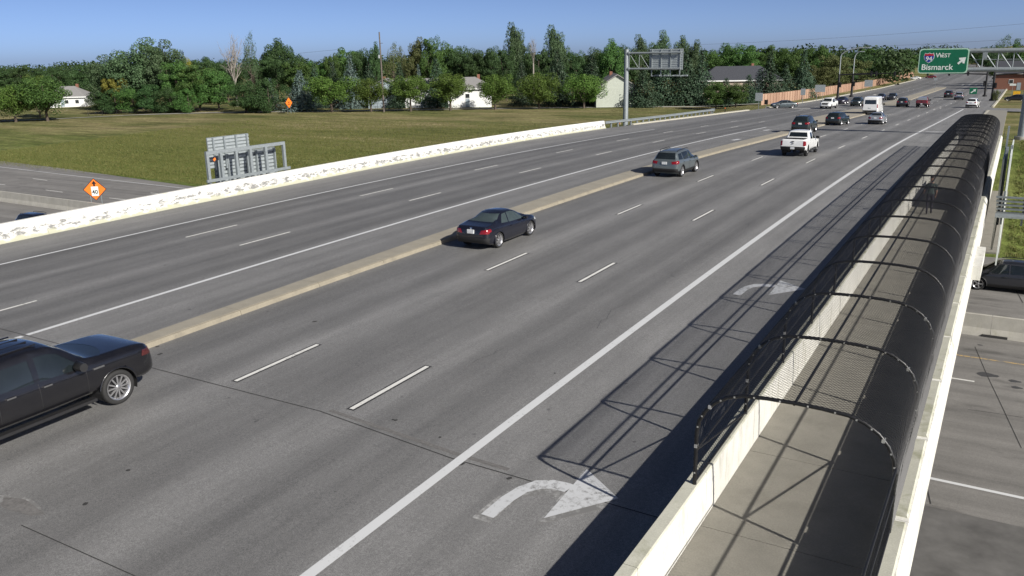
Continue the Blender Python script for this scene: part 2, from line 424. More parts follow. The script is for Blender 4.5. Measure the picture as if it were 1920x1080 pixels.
# worn mark patch and old seal at the near left
q = road_at(40, 950)
mb = MB(); ring = [(q.x+0.62*math.cos(t)*(1+0.12*math.sin(5*t)), q.y+0.17*math.sin(t)*(1+0.2*math.cos(3*t))) for t in [i*math.pi/9 for i in range(18)]]
mb.add([(x, y, zroad(y)+0.004) for x, y in ring], [tuple(range(18))]); mb.build('asphalt_patch', M_PATCH, road, fix=False)
mb = MB(); ring = [(q.x-0.18+0.62*math.cos(t)*(1+0.12*math.sin(4*t)), q.y+0.05+0.2*math.sin(t)) for t in [i*math.pi/9 for i in range(18)]]
mb.add([(x, y, zroad(y)+0.002) for x, y in ring], [tuple(range(18))]); mb.build('worn_mark', M_OLDARROW, road, fix=False)
# bridge joint and small cracks / oil spots
strip('expansion_joint', M_JOINT, [(-39.0, 13.42), (-24.0, 13.46), (-17, 13.46), (-13.4, 13.47), (-9.3, 12.98), (-4.3, 12.84)], 0.03, 0.005, road)
strip('expansion_joint', M_PATCH, [(-13.2, 13.62), (-9.4, 13.20), (-8.0, 13.12)], 0.12, 0.003, road)
q0, q1 = road_at(40, 985), road_at(230, 1070)
strip('crack', M_JOINT, [(q0.x, q0.y), ((q0.x+q1.x)/2+0.05, (q0.y+q1.y)/2), (q1.x, q1.y), (2*q1.x-q0.x, 2*q1.y-q0.y)], 0.02, 0.005, road, 0.4)
strip('expansion_joint', M_JOINT, [(-40.2, 84.5), (-4.6, 84.5)], 0.06, 0.005, road)
for px, py, r in ((590, 603, 0.07), (866, 870, 0.06), (955, 897, 0.05), (742, 788, 0.04), (737, 787, 0.03), (825, 820, 0.03), (300, 664, 0.07), (295, 650, 0.05), (1642, 523, 0.05), (520, 470, 0.04), (160, 945, 0.05), (240, 882, 0.04), (1040, 700, 0.03)):
    q = road_at(px, py); mb = MB(); mb.add([(q.x+r*math.cos(t)*(1+0.3*math.sin(2*t+px)), q.y+1.2*r*math.sin(t), zroad(q.y)+0.005) for t in [i*math.pi/5 for i in range(10)]], [tuple(range(10))])
    mb.build('oil_spot', M_JOINT, road, fix=False)
rngc = random.Random(7)
for k in range(4):   # hairline wandering cracks in the outer lanes
    x = rngc.uniform(-12.3, -5.5); y = rngc.uniform(15, 60); P = [(x, y)]
    for j in range(rngc.randint(4, 9)): P.append((P[-1][0]+rngc.uniform(-0.12, 0.12), P[-1][1]+rngc.uniform(0.15, 0.45)))
    strip('crack', M_TAR, P, 0.012, 0.003, road, 0.5)

# median island : cast sections, each with its curb face
med = empty('median_island', (-21.5, 14, 0)); med['kind'] = 'structure'; med.location = (0, 0, 0)
def med_l(y): return -21.70-0.40*smooth((y-14)/30)+0.6*smooth((y-48)/40) if y < 92 else (-21.7 if y < 100 else -21.7-3.6*smooth((y-100)/14))
def med_r(y): return -20.9+0.25*smooth((y-14)/30)+0.55*smooth((y-58)/25) if y < 92 else -20.1
secs = [(14.3+i*3.6, 14.3+(i+1)*3.6-0.014) for i in range(22)]+[(96+i*6, 96+(i+1)*6-0.02) for i in range(10)]+[(178+i*8, 186+i*8-0.02) for i in range(16)]
for i, (a, c) in enumerate(secs):
    if a > 94: hL = lambda y: min(-21.3, -21.0-3.9*smooth((y-98)/22)) if y < 160 else -24.4
    else: hL = med_l
    hR = (lambda y: -20.15) if 94 < a < 160 else ((lambda y: -20.15-1.4*smooth((y-180)/40)) if a > 160 else med_r)
    mb = MB(); pth = frange(a, c, 1.2 if a < 90 else 3.0)
    mb.sweep(lambda y: [(hL(y), zroad(y)-0.05), (hL(y)+0.03, zroad(y)+0.15), (hR(y)-0.10, zroad(y)+0.16), (hR(y)-0.10, zroad(y)-0.05)], pth)
    mb.build('island_slab', M_CURB, med)
    mb = MB(); mb.sweep(lambda y: [(hR(y)-0.098, zroad(y)-0.05), (hR(y)-0.098, zroad(y)+0.155), (hR(y)-0.03, zroad(y)+0.14), (hR(y)+0.02, zroad(y)-0.05)], pth)
    mb.build('curb_face', M_CURBY, med)

# ---------------------------------------------------------------- left parapet (safety-shape barrier), one piece per casting
M_UP = 'up'
def up_attr(o, h0fn):
    me = o.data; at = me.attributes.new(M_UP, 'FLOAT', 'POINT')
    for i, v in enumerate(me.vertices): at.data[i].value = (v.co.z-h0fn(v.co.y))/0.86
lp = empty('bridge_barrier', (0, 0, 0), label='long white concrete barrier along the far side of the bridge', cat='barrier')
a = -20.0
while a < 90:
    c = min(a+6.1, 90.2)
    mb = MB(); pth = frange(a, c-0.012, 1.0)
    def sec(y):
        x = road_left(y); z = zroad(y); return [(x, z-0.02), (x-0.02, z+0.08), (x-0.16, z+0.33), (x-0.20, z+0.6), (x-0.24, z+0.85), (x-0.47, z+0.855), (x-0.49, z-0.7), (x-0.3, z-0.72)]
    mb.sweep(sec, pth); o = mb.build('barrier_section', M_PAR, lp); up_attr(o, zroad); a = c

# ---------------------------------------------------------------- bridge deck body, girders
mb = MB(); mb.sweep(lambda y: [(road_left(y)-0.6, zroad(y)-0.06), (-0.76+walk_dx(y), zroad(y)-0.06), (-0.76+walk_dx(y), zroad(y)-0.42), (road_left(y)-0.6, zroad(y)-0.42)], frange(10.0, 84.4, 2.0))
deck = mb.build('bridge_deck', M_CONC, kind='structure')
for x in (-39.3, -33, -27, -21, -15, -9, -2.0):
    mb = MB(); mb.sweep(lambda y: [(x-0.28, zroad(y)-0.42), (x+0.28, zroad(y)-0.42), (x+0.28, zroad(y)-1.45), (x-0.28, zroad(y)-1.45)], frange(12, 82, 5.0)); mb.build('girder', M_CONC, deck)
for yy in (46.9,):
    for x in (-36, -27, -18, -9, -2.6):
        mb = MB(); mb.lathe([(0.0, HZ-0.3), (0.45, HZ-0.3), (0.45, -2.0), (0.0, -2.0)], 14); o = mb.build('pier_column', M_CONC, deck); o.location = (x, yy, 0)
    mb = MB(); mb.box(-39.5, -1.4, yy-0.55, yy+0.55, -2.0, -1.45); mb.build('pier_cap', M_CONC, deck)
# slope paving under the north end
mb = MB()
for i in range(6):
    y0, y1 = 67.2+i*1.42, 67.2+(i+1)*1.42-0.02
    mb = MB(); z0, z1 = terrain(-20, y0)+0.16, terrain(-20, y1)+0.16
    mb.add([(-43, y0, z0), (-0.15, y0, z0), (-0.15, y1, z1), (-43, y1, z1), (-43, y0, z0-0.3), (-0.15, y0, z0-0.3), (-0.15, y1, z1-0.3), (-43, y1, z1-0.3)], [(0,1,2,3),(7,6,5,4),(0,4,5,1),(1,5,6,2),(2,6,7,3),(3,7,4,0)])
    o = mb.build('slope_slab', M_WALK, deck)

# ---------------------------------------------------------------- walkway: slabs, both parapets
WALK = [12.55+3.14*k for k in range(-8, 24)]
sw = empty('sidewalk'); sw['kind'] = 'structure'
def zw(y): return zroad(y)+0.11
for k, y0 in enumerate(WALK):
    for j in range(2 if y0 < 40 else 1):
        a, c = (y0+1.57*j, y0+1.57*(j+1)-0.016) if y0 < 40 else (y0, y0+3.14-0.016)
        if y0 < 40: a, c = (y0+0.25, y0+3.14+0.25-0.016)
        if j == 1: continue
        mb = MB(); mb.sweep(lambda y: [(-3.92+walk_dx(y), zw(y)-0.14), (-3.92+walk_dx(y), zw(y)), (-0.98+walk_dx(y), zw(y)), (-0.98+walk_dx(y), zw(y)-0.14)], [a, (a+c)/2, c])
        mb.build('slab', M_WALK, sw)
for a in frange(88.0, 160, 3.0)[:-1]:
    mb = MB(); mb.sweep(lambda y: [(-4.3-0.01*(y-88), zroad(y)-0.2), (-4.3-0.01*(y-88), zroad(y)+0.13), (-1.3-0.01*(y-88), zroad(y)+0.13), (-1.3-0.01*(y-88), zroad(y)-0.2)], [a, a+2.98]); mb.build('slab', M_WALK, sw)
wl = empty('walkway_wall', label='white concrete wall between the traffic lanes and the caged walkway', cat='wall')
wr_ = empty('walkway_wall', label='white concrete wall on the outer edge of the caged walkway', cat='wall')
for k, y0 in enumerate(WALK):
    if y0 > 81: break
    a, c = y0+0.55, y0+3.69-0.016
    pth = [a, a+0.5*(c-a), c]
    mb = MB(); mb.sweep(lambda y: [(-4.20+walk_dx(y), zroad(y)-0.04), (-4.18+walk_dx(y), zroad(y)+0.955), (-3.94+walk_dx(y), zroad(y)+0.955), (-3.925+walk_dx(y), zroad(y)-0.04)], pth)
    o = mb.build('wall_panel', M_WPAR, wl)
    mb = MB(); mb.sweep(lambda y: [(-4.185+walk_dx(y), zroad(y)+0.955), (-4.165+walk_dx(y), zroad(y)+0.985), (-3.955+walk_dx(y), zroad(y)+0.985), (-3.935+walk_dx(y), zroad(y)+0.955)], pth); mb.build('cap', M_WTOP, o)
    mb = MB(); mb.sweep(lambda y: [(-0.985+walk_dx(y), zroad(y)-0.42), (-0.975+walk_dx(y), zroad(y)+0.94), (-0.73+walk_dx(y), zroad(y)+0.94), (-0.66+walk_dx(y), zroad(y)+0.80), (-0.66+walk_dx(y), zroad(y)-0.45)], pth)
    o = mb.build('wall_panel', M_WPAR, wr_)
    mb = MB(); mb.sweep(lambda y: [(-0.98+walk_dx(y), zroad(y)+0.94), (-0.96+walk_dx(y), zroad(y)+0.97), (-0.775+walk_dx(y), zroad(y)+0.985), (-0.755+walk_dx(y), zroad(y)+0.94)], [a+0.10, (a+c)/2, c-0.10]); mb.build('cap', M_WTOP, o)
# light blister on the outer face
mb = MB(); mb.box(-0.80, -0.52, 31.0, 34.2, 0.30, 0.78); mb.build('blister', M_WPAR, wr_)

# ---------------------------------------------------------------- highway under the bridge
hx = frange(-420, 160, 4.0); mb = MB(); K = 8; V = []
for x in hx:
    s, e = hwy_edge_s(x), hwy_edge_n(x); V += [(x, s+(e-s)*j/K, HZ) for j in range(K+1)]
mb.add(V, [(i*(K+1)+j, (i+1)*(K+1)+j, (i+1)*(K+1)+j+1, i*(K+1)+j+1) for i in range(len(hx)-1) for j in range(K)])
hwy = mb.build('highway', M_HWY, fix=False, kind='structure')
def hstrip(name, m, fy, x0, x1, wid, dz=0.005, slant=0):
    st = frange(x0, x1, 2.5) if x1-x0 > 5 else [x0, x1]
    m_ = MB(); k = len(st); m_.add([(x, fy(x)-wid/2, HZ+dz) for x in st]+[(x, fy(x)+wid/2, HZ+dz) for x in st], [(i, i+1, k+i+1, k+i) for i in range(k-1)])
    return m_.build(name, m, hwy, fix=False)
r1 = lambda x: 57.3+(2.7e-4*x*x if x < 0 else 0)
r2 = lambda x: 53.6+(1.9e-4*x*x if x < 0 else 0)
for k in range(-13, 5):
    for f_, o_ in ((r1, 0.0), (r2, -1.2)): hstrip('lane_dash', M_DASH, f_, k*CY+4.0+o_, k*CY+7.4+o_, 0.15)
hstrip('edge_line', M_YELLOW, lambda x: barrier_y(x)+3.4, -260, 80, 0.16)
hstrip('edge_line', M_LINE, lambda x: 61.0+(3.0e-4*x*x if x < 0 else 0), -260, 80, 0.15)
hstrip('edge_line', M_YELLOW, lambda x: 42.9-0.012*x, -60, 80, 0.16)
hstrip('edge_line', M_LINE, lambda x: 29.3-0.01*x, -60, 80, 0.17)
for k in range(-5, 6):
    hstrip('lane_dash', M_DASH, lambda x: 39.6, k*CY-3.4, k*CY-0.35, 0.13)
    if abs(k) > 1: hstrip('lane_dash', M_DASH, lambda x: 34.9, k*CY-3.4, k*CY-0.35, 0.13)
mb = MB(); mb.add([(-60, 20.6, HZ+0.003), (60, 20.6, HZ+0.003), (60, 27.3, HZ+0.003), (-60, 27.3, HZ+0.003)], [(0, 1, 2, 3)]); mb.build('asphalt_shoulder', M_SHOULD, hwy, fix=False)
def hline(name, m, pts, wid):
    L = []; Q = []
    for i, p in enumerate(pts):
        a = pts[max(i-1, 0)]; c = pts[min(i+1, len(pts)-1)]; dx, dy = c[0]-a[0], c[1]-a[1]; l = math.hypot(dx, dy)
        L.append((p[0]-dy/l*wid/2, p[1]+dx/l*wid/2, HZ+0.007)); Q.append((p[0]+dy/l*wid/2, p[1]-dx/l*wid/2, HZ+0.007))
    m_ = MB(); k = len(pts); m_.add(L+Q, [(i, k+i, k+i+1, i+1) for i in range(k-1)]); return m_.build(name, m, hwy, fix=False)
def hp(px, py): q = at_z(px, py, HZ); return (q.x, q.y)
hline('crack', M_JOINT, [hp(1828, 650), hp(1850, 702), hp(1880, 765), hp(1915, 840)], 0.028)
hline('crack', M_JOINT, [hp(1736, 905), hp(1745, 945)], 0.04)
hline('crack', M_JOINT, [hp(1815, 768), hp(1860, 774), hp(1918, 783)], 0.03)
hline('crack', M_JOINT, [hp(1905, 545), hp(1918, 568)], 0.05)
for px, py, r in ((1852, 703, 0.28), (1903, 715, 0.16), (1907, 727, 0.14), (1838, 647, 0.08)):
    q = at_z(px, py, HZ); mb = MB(); mb.add([(q.x+1.6*r*math.cos(t), q.y+r*math.sin(t)*(1+0.3*math.cos(3*t)), HZ+0.006) for t in [i*math.pi/6 for i in range(12)]], [tuple(range(12))]); mb.build('oil_spot', M_TAR, hwy, fix=False)
# median wall of the highway, cast in sections
hb = empty('highway_divider', label='low grey concrete divider wall in the middle of the highway below', cat='barrier')
for k in range(-46, 16):
    a, c = k*6.1, k*6.1+6.08
    if c < -260: continue
    mb = MB(); V = []
    for x in (a, c):
        y = barrier_y(x)
        V += [(x, y, HZ-0.02), (x, y+0.05, HZ+0.16), (x, y+0.14, HZ+0.4), (x, y+0.19, HZ+1.05), (x, y+0.41, HZ+1.05), (x, y+0.46, HZ+0.4), (x, y+0.55, HZ+0.16), (x, y+0.6, HZ-0.02)]
    mb.add(V, [(i, (i+1) % 8, 8+(i+1) % 8, 8+i) for i in range(8)]+[tuple(range(7, -1, -1)), tuple(range(8, 16))])
    mb.build('divider_section', M_CONC, hb)
mb = MB(); q = at_z(1845, 636, HZ+0.2); mb.box(-0.35, 0.75, barrier_y(0.2)-0.03, barrier_y(0.2)+0.1, HZ+0.0, HZ+0.12); mb.build('drain_slot', M_JOINT, hb)
# ramp to the west, thin pale strip across the far field
rp = MB(); rv = []
rpts = [at_z(px, py, -5.55) for px, py in ((-260, 232), (0, 223), (100, 219.5), (250, 214.5), (400, 211), (620, 209), (860, 206.5), (1040, 203), (1180, 202), (1300, 202), (1420, 203))]
M_RAMP = concrete_material('ramp_concrete', (0.34, 0.33, 0.29), (0.25, 0.24, 0.18), 0.3, streaky=False)
k = len(rpts)
for q in rpts: rv += [(q.x, q.y-0.7, max(terrain(q.x, q.y-0.7), terrain(q.x, q.y+2))+0.07)]
for q in rpts: rv += [(q.x, q.y+2.6, max(terrain(q.x, q.y), terrain(q.x, q.y+3))+0.07)]
rp.add(rv, [(i, i+1, k+i+1, k+i) for i in range(k-1)])
rp.build('path', M_RAMP, fix=False, kind='structure')
# side road on the right at the junction
mb = MB(); mb.add([(-4.9, 160, zroad(160)+0.01), (70, 164, zroad(160)-1.0), (70, 175, zroad(174)-1.0), (-4.9, 173, zroad(173)+0.01)], [(0, 1, 2, 3)]); mb.build('side_road', M_ROAD, fix=False, kind='structure')
# curbs north of the bridge
cb = empty('curb'); cb['kind'] = 'structure'
M_CB = concrete_material('curb_concrete', (0.42, 0.40, 0.33), (0.3, 0.28, 0.2), 0.4, streaky=False)
for a in frange(98, 420, 6.0)[:-1]:
    if 146 <= a < 158: continue
    mb = MB(); mb.sweep(lambda y: [(road_left(y), zroad(y)-0.1), (road_left(y), zroad(y)+0.14), (road_left(y)-0.55, zroad(y)+0.15), (road_left(y)-0.55, zroad(y)-0.2)], [a, a+5.98]); mb.build('curb_section', M_CB, cb)
for a in frange(100, 156, 6.0)[:-1]+frange(178, 330, 6.0)[:-1]:
    mb = MB(); mb.sweep(lambda y: [(-4.85, zroad(y)-0.1), (-4.85, zroad(y)+0.14), (-4.5, zroad(y)+0.15), (-4.5, zroad(y)-0.2)], [a, a+5.98]); mb.build('curb_section', M_CB, cb)
# ---------------------------------------------------------------- caged walkway (black chain-link tunnel)
M_PIPE = mat('black_vinyl_pipe', (0.012, 0.012, 0.013), 0.42, scale=20, var=0.3)
M_WIRE = mat('black_vinyl_wire', (0.014, 0.014, 0.016), 0.5, scale=30, var=0.2)
M_TIE = mat('zinc_tie', (0.62, 0.62, 0.60), 0.35, 0.6, scale=20)
M_GALV = mat('galvanised_steel', (0.27, 0.30, 0.31), 0.5, 0.35, scale=8, var=0.15)
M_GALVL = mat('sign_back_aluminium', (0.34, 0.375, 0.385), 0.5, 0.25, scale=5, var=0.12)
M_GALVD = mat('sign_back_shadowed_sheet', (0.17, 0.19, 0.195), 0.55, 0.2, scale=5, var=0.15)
M_BLACKP = mat('black_pole_paint', (0.012, 0.012, 0.013), 0.5, scale=10)
M_DARK = mat('dark_rubber', (0.010, 0.010, 0.011), 0.75, scale=10)
HP = [(-4.00, 0.97), (-4.00, 1.45), (-4.00, 1.95), (-3.965, 2.16), (-3.87, 2.36), (-3.72, 2.53), (-3.52, 2.66), (-3.28, 2.735), (-2.9, 2.765), (-2.48, 2.775), (-2.06, 2.765),
      (-1.68, 2.735), (-1.44, 2.66), (-1.24, 2.53), (-1.09, 2.36), (-0.995, 2.16), (-0.96, 1.95), (-0.96, 1.45), (-0.96, 0.92)]   # hoop outline above the road surface
cage = empty('walkway_cage', (0, 0, 0), label='arched black chain-link cage over the bridge walkway', cat='cage')
hoop_y = [12.6+3.14*k for k in range(22)]
mb = MB(); mb.tube([(x, 0, z) for x, z in HP], 0.034, 8); hoop_me = mb.mesh('hoop'); hoop_me.materials.append(M_PIPE)
mbt = MB()
for i in range(0, len(HP)-1):
    for t in (0.5,):
        x = HP[i][0]*(1-t)+HP[i+1][0]*t; z = HP[i][1]*(1-t)+HP[i+1][1]*t
        mbt.box(x-0.013, x+0.013, -0.036, 0.036, z-0.013, z+0.013)
        if i in (1, 4, 13): mbt.box(x-0.024, x+0.024, -0.040, 0.040, z-0.030, z+0.030)
tie_me = mbt.mesh('tie_clip'); tie_me.materials.append(M_TIE)
for k, y in enumerate(hoop_y):
    o = obj_from('hoop', hoop_me, parent=cage, loc=(walk_dx(y), y, zroad(y)))
    mbp = None
    if k < 3: obj_from('tie_clips', tie_me, parent=o, kind='stuff')
# chain-link wire, real wires: one panel mesh shared by every bay
def cell_path(curve, step=0.11):
    S = [0.0]; 
    for a, c in zip(curve, curve[1:]): S.append(S[-1]+math.hypot(c[0]-a[0], c[1]-a[1]))
    def at(s):
        s = min(max(s, 0), S[-1])
        for i in range(len(S)-1):
            if s <= S[i+1]+1e-9:
                t = (s-S[i])/(S[i+1]-S[i]); a, c = curve[i], curve[i+1]; return a[0]+(c[0]-a[0])*t, a[1]+(c[1]-a[1])*t
    return S[-1], at
def wire_mesh(name, curve, L, pitch=0.082, r=0.0027, out=0.033, seg=0.16):
    tot, at = cell_path(curve); V = []; F = []
    def pt(u, s): x, z = at(s); return Vector((x, u, z))
    cx = sum(c[0] for c in curve)/len(curve); 
    k0 = int(-tot/pitch)-1; k1 = int((L+tot)/pitch)+2
    for fam in (1, -1):
        for k in range(k0, k1):
            c = k*pitch
            # line: u = c + fam*s
            s0, s1 = 0.0, tot
            if fam > 0: lo, hi = -c, L-c
            else: lo, hi = c-L, c
            s0, s1 = max(s0, lo), min(s1, hi)
            if s1-s0 < 0.01: continue
            n = max(1, int((s1-s0)/seg)); P = [pt(c+fam*(s0+(s1-s0)*i/n), s0+(s1-s0)*i/n) for i in range(n+1)]
            base = len(V)
            for i, p in enumerate(P):
                t = (P[min(i+1, n)]-P[max(i-1, 0)]).normalized(); a = t.orthogonal().normalized(); b2 = t.cross(a)
                for q in range(3): an = 2.0944*q; V.append(p+(a*math.cos(an)+b2*math.sin(an))*r)
            for i in range(n):
                for q in range(3):
                    q2 = (q+1) % 3; F.append((base+i*3+q, base+i*3+q2, base+i*3+3+q2, base+i*3+3+q))
    me = bpy.data.meshes.new(name); me.from_pydata([tuple(v) for v in V], [], F); me.update(); me.materials.append(M_WIRE); return me
def outset(c, d): 
    cx, cz = -2.48, 1.7; o = []
    for x, z in c:
        l = math.hypot(x-cx, z-cz); o.append((x+(x-cx)/l*d, z+(z-cz)/l*d))
    return o
panel_me = wire_mesh('wire_panel', outset(HP, 0.034), 3.14)
for k in range(21):
    y = hoop_y[k]; y2 = hoop_y[k]+3.14
    o = obj_from('wire_panel', panel_me, parent=cage); dz = zroad(y2)-zroad(y)
    o.matrix_local = Matrix(((1, (walk_dx(y2)-walk_dx(y))/3.14, 0, walk_dx(y)), (0, 1, 0, y), (0, dz/3.14, 1, zroad(y)), (0, 0, 0, 1)))
def rail(name, x, h, y0, y1, r=0.021):
    m_ = MB(); m_.tube([(x+walk_dx(y), y, zroad(y)+h) for y in frange(y0, y1, 3.14)], r, 7); m_.build(name, M_PIPE, cage)
rail('top_rail', -2.48, 2.75, 12.6, 78.54, 0.024)
for x, h in ((-4.0, 1.03), (-4.0, 1.62), (-3.60, 2.60), (-0.96, 1.0), (-0.96, 1.62)): rail('rail', x, h, 12.6, 78.54)
for x in (-4.0, -0.96):
    for ya, yb in ((12.6, 15.74), (78.5, 75.4)):
        m_ = MB(); m_.tube([(x+0.0, ya, zroad(ya)+1.62), (x, yb, zroad(yb)+1.03)], 0.018, 6); m_.build('brace', M_PIPE, cage)
# straight fence that carries on towards the camera along the outer wall
sf = empty('straight_fence', (0, 0, 0), label='straight chain-link fence on the outer wall before the cage starts', cat='fence')
sc_curve = [(-0.95, 0.95), (-0.95, 1.5), (-0.95, 2.05)]
sp_me = wire_mesh('straight_panel', sc_curve, 3.14, r=0.0027, seg=0.6)
for k in range(1, 4):
    y = 12.6-3.14*k; obj_from('wire_panel', sp_me, parent=sf, loc=(0, y, zroad(y)))
    m_ = MB(); m_.tube([(-0.955, y, zroad(y)+0.9), (-0.955, y, zroad(y)+2.07)], 0.026, 7); m_.build('post', M_PIPE, sf)
for h in (1.02, 1.6, 2.05):
    m_ = MB(); m_.tube([(-0.955, y, zroad(y)+h) for y in (3.2, 6.3, 9.46, 12.55)], 0.02, 6); m_.build('rail', M_PIPE, sf)

# ---------------------------------------------------------------- text and panels for signs
def text_mesh(txt, size, ax='CENTER'):
    cu = bpy.data.curves.new('t', 'FONT'); cu.body = txt; cu.size = size; cu.align_x = ax; cu.align_y = 'CENTER'; cu.extrude = 0.004; cu.offset = size*0.012
    o = bpy.data.objects.new('t', cu); COL.objects.link(o)
    dg = bpy.context.evaluated_depsgraph_get(); me = bpy.data.meshes.new_from_object(o.evaluated_get(dg))
    bpy.data.objects.remove(o); bpy.data.curves.remove(cu); return me
def rrect(x0, x1, z0, z1, r, n=5):
    P = []
    for cx, cz, a0 in ((x1-r, z1-r, 0), (x0+r, z1-r, 90), (x0+r, z0+r, 180), (x1-r, z0+r, 270)):
        for i in range(n+1): a = R(a0+90*i/n); P.append((cx+r*math.cos(a), cz+r*math.sin(a)))
    return P
M_GREEN = mat('green_sign_sheeting', (0.006, 0.125, 0.062), 0.4, scale=3, var=0.08)
M_SWHITE = mat('white_sign_sheeting', (0.70, 0.74, 0.70), 0.4, scale=3, var=0.05)
M_BORDER = mat('pale_sign_border', (0.42, 0.62, 0.48), 0.4, scale=3, var=0.05)
M_SBLUE = mat('blue_shield', (0.015, 0.035, 0.26), 0.4, scale=3, var=0.05)
M_SRED = mat('red_shield', (0.42, 0.02, 0.03), 0.4, scale=3, var=0.05)
M_ORANGE = mat('orange_sign_sheeting', (0.95, 0.20, 0.025), 0.45, scale=3, var=0.06)
M_SBLACK = mat('black_sign_ink', (0.012, 0.012, 0.012), 0.5, scale=3)
M_YSIGN = mat('yellow_sheeting', (0.75, 0.42, 0.02), 0.45, scale=3, var=0.06)
FX = lambda y: (lambda u, v, d: (u, y+d, v))
def flat(name, poly, y, m, parent, th=0.012): mb = MB(); mb.prism(poly, FX(y), -th, 0.0); return mb.build(name, m, parent)

# right-hand cantilever: green sign facing the camera
RY = 95.0; RZ = zroad(RY)
c0 = at_y(1725, 93.5, RY); c1 = at_y(1814, 136.0, RY)
sx0, sx1, sz0, sz1 = c0.x, at_y(1816, 113, RY).x, at_y(1770, 137.5, RY).z, at_y(1770, 91.0, RY).z
gs = empty('cantilever_gantry', (0.15, RY+0.45, 0), label='tall grey cantilever gantry standing in the grass on the right beyond the cage', cat='gantry')
gs.location = (0, 0, 0)
mb = MB(); mb.tube([(0.28, RY+0.6, RZ-1.3), (0.28, RY+0.6, 7.75)], [0.40, 0.30], 18); mb.build('post', M_GALV, gs)
mb = MB(); mb.tube([(0.28, RY+0.6, RZ-0.35), (0.28, RY+0.6, RZ+0.08)], 0.62, 18); mb.build('footing', M_CONC, gs)
zt_, zb_ = at_y(1870, 94.5, RY+0.6).z, at_y(1870, 130, RY+0.6).z
for dy in (0.25, 0.95):
    for z in (zt_, zb_):
        mb = MB(); mb.tube([(0.2, RY+dy, z), (sx0+0.3, RY+dy, z)], 0.21 if dy < 0.5 else 0.16, 14); mb.build('arm_pipe', M_GALV, gs)
    nb = 7; xx = [0.0+(sx0+0.4)*i/nb for i in range(nb+1)]
    for i in range(nb):
        mb = MB(); mb.tube([(xx[i], RY+dy, zt_), (xx[i], RY+dy, zb_)], 0.045, 7); mb.build('web_post', M_GALV, gs)
        mb = MB(); mb.tube([(xx[i], RY+dy, zb_), (xx[i+1], RY+dy, zt_)], 0.045, 7); mb.build('web_brace', M_GALV, gs)
mb = MB(); mb.tube([(-0.5, RY+0.25, (zt_+zb_)/2+0.05), (sx1+0.4, RY+0.25, (zt_+zb_)/2+0.05)], 0.03, 6); mb.build('cable_pipe', M_GALV, gs)
mb = MB(); mb.box(sx1+1.15, sx1+1.55, RY-0.02, RY+0.08, zt_-0.75, zt_-0.15); mb.build('junction_box', M_GALV, gs)
sg = empty('highway_sign', (0, 0, 0), label='green highway sign reading West Bismarck with a 94 shield and arrow', cat='road sign')
W_, H_ = sx1-sx0, sz1-sz0
flat('panel', rrect(sx0, sx1, sz0, sz1, 0.30), RY, M_BORDER, sg, 0.06)
flat('face', rrect(sx0+0.10, sx1-0.10, sz0+0.10, sz1-0.10, 0.24), RY-0.062, M_GREEN, sg, 0.012)
def sign_text(txt, u, v, size, m, name, y=RY-0.08):
    me = text_mesh(txt, size); me.materials.append(m)
    o = bpy.data.objects.new(name, me); link(o, sg); o.matrix_local = Matrix(((1, 0, 0, sx0+W_*u), (0, 0, -1, y), (0, 1, 0, sz0+H_*v), (0, 0, 0, 1)))
sign_text('W', 0.410, 0.725, 0.62, M_SWHITE, 'lettering'); sign_text('EST', 0.545, 0.715, 0.50, M_SWHITE, 'lettering')
sign_text('Bismarck', 0.385, 0.245, 0.76, M_SWHITE, 'lettering')
cx, cz, rr = sx0+W_*0.205, sz0+H_*0.64, 0.44
def shield(s): return [(cx+s*rr*u, cz+s*rr*v) for u, v in ((0,-1.05),(0.55,-0.72),(0.92,-0.15),(0.98,0.35),(0.80,0.95),(0.42,0.80),(0,0.95),(-0.42,0.80),(-0.80,0.95),(-0.98,0.35),(-0.92,-0.15),(-0.55,-0.72))]
flat('shield_edge', shield(1.10), RY-0.075, M_SWHITE, sg, 0.006); flat('shield_blue', shield(1.0), RY-0.082, M_SBLUE, sg, 0.006)
flat('shield_red', [(cx+rr*u, cz+rr*v) for u, v in ((-0.94,0.42),(0.94,0.42),(0.80,0.93),(0.42,0.78),(0,0.93),(-0.42,0.78),(-0.80,0.93))], RY-0.089, M_SRED, sg, 0.006)
me = text_mesh('94', 0.58); me.materials.append(M_SWHITE); o = bpy.data.objects.new('lettering', me); link(o, sg)
o.matrix_local = Matrix(((1, 0, 0, cx), (0, 0, -1, RY-0.096), (0, 1, 0, cz-0.12), (0, 0, 0, 1)))
ax_, az_ = sx0+W_*0.865, sz0+H_*0.50
def rot45(P, s): 
    c, d = math.cos(R(-47)), math.sin(R(-47)); return [(ax_+s*(u*c-v*d), az_+s*(u*d+v*c)) for u, v in P]
flat('arrow_head', rot45([(0, 0.62), (-0.48, 0.02), (-0.28, -0.10), (0, 0.12), (0.28, -0.10), (0.48, 0.02)], 0.78), RY-0.078, M_SWHITE, sg, 0.006)
flat('arrow_shaft', rot45([(-0.12, 0.30), (-0.12, -0.52), (0.12, -0.52), (0.12, 0.30)], 0.78), RY-0.084, M_SWHITE, sg, 0.005)
for k in range(4):
    mb = MB(); x = sx0+W_*(0.15+0.23*k); mb.box(x-0.04, x+0.04, RY+0.002, RY+0.10, sz0+0.1, sz1-0.1); mb.build('bracket', M_GALV, sg)

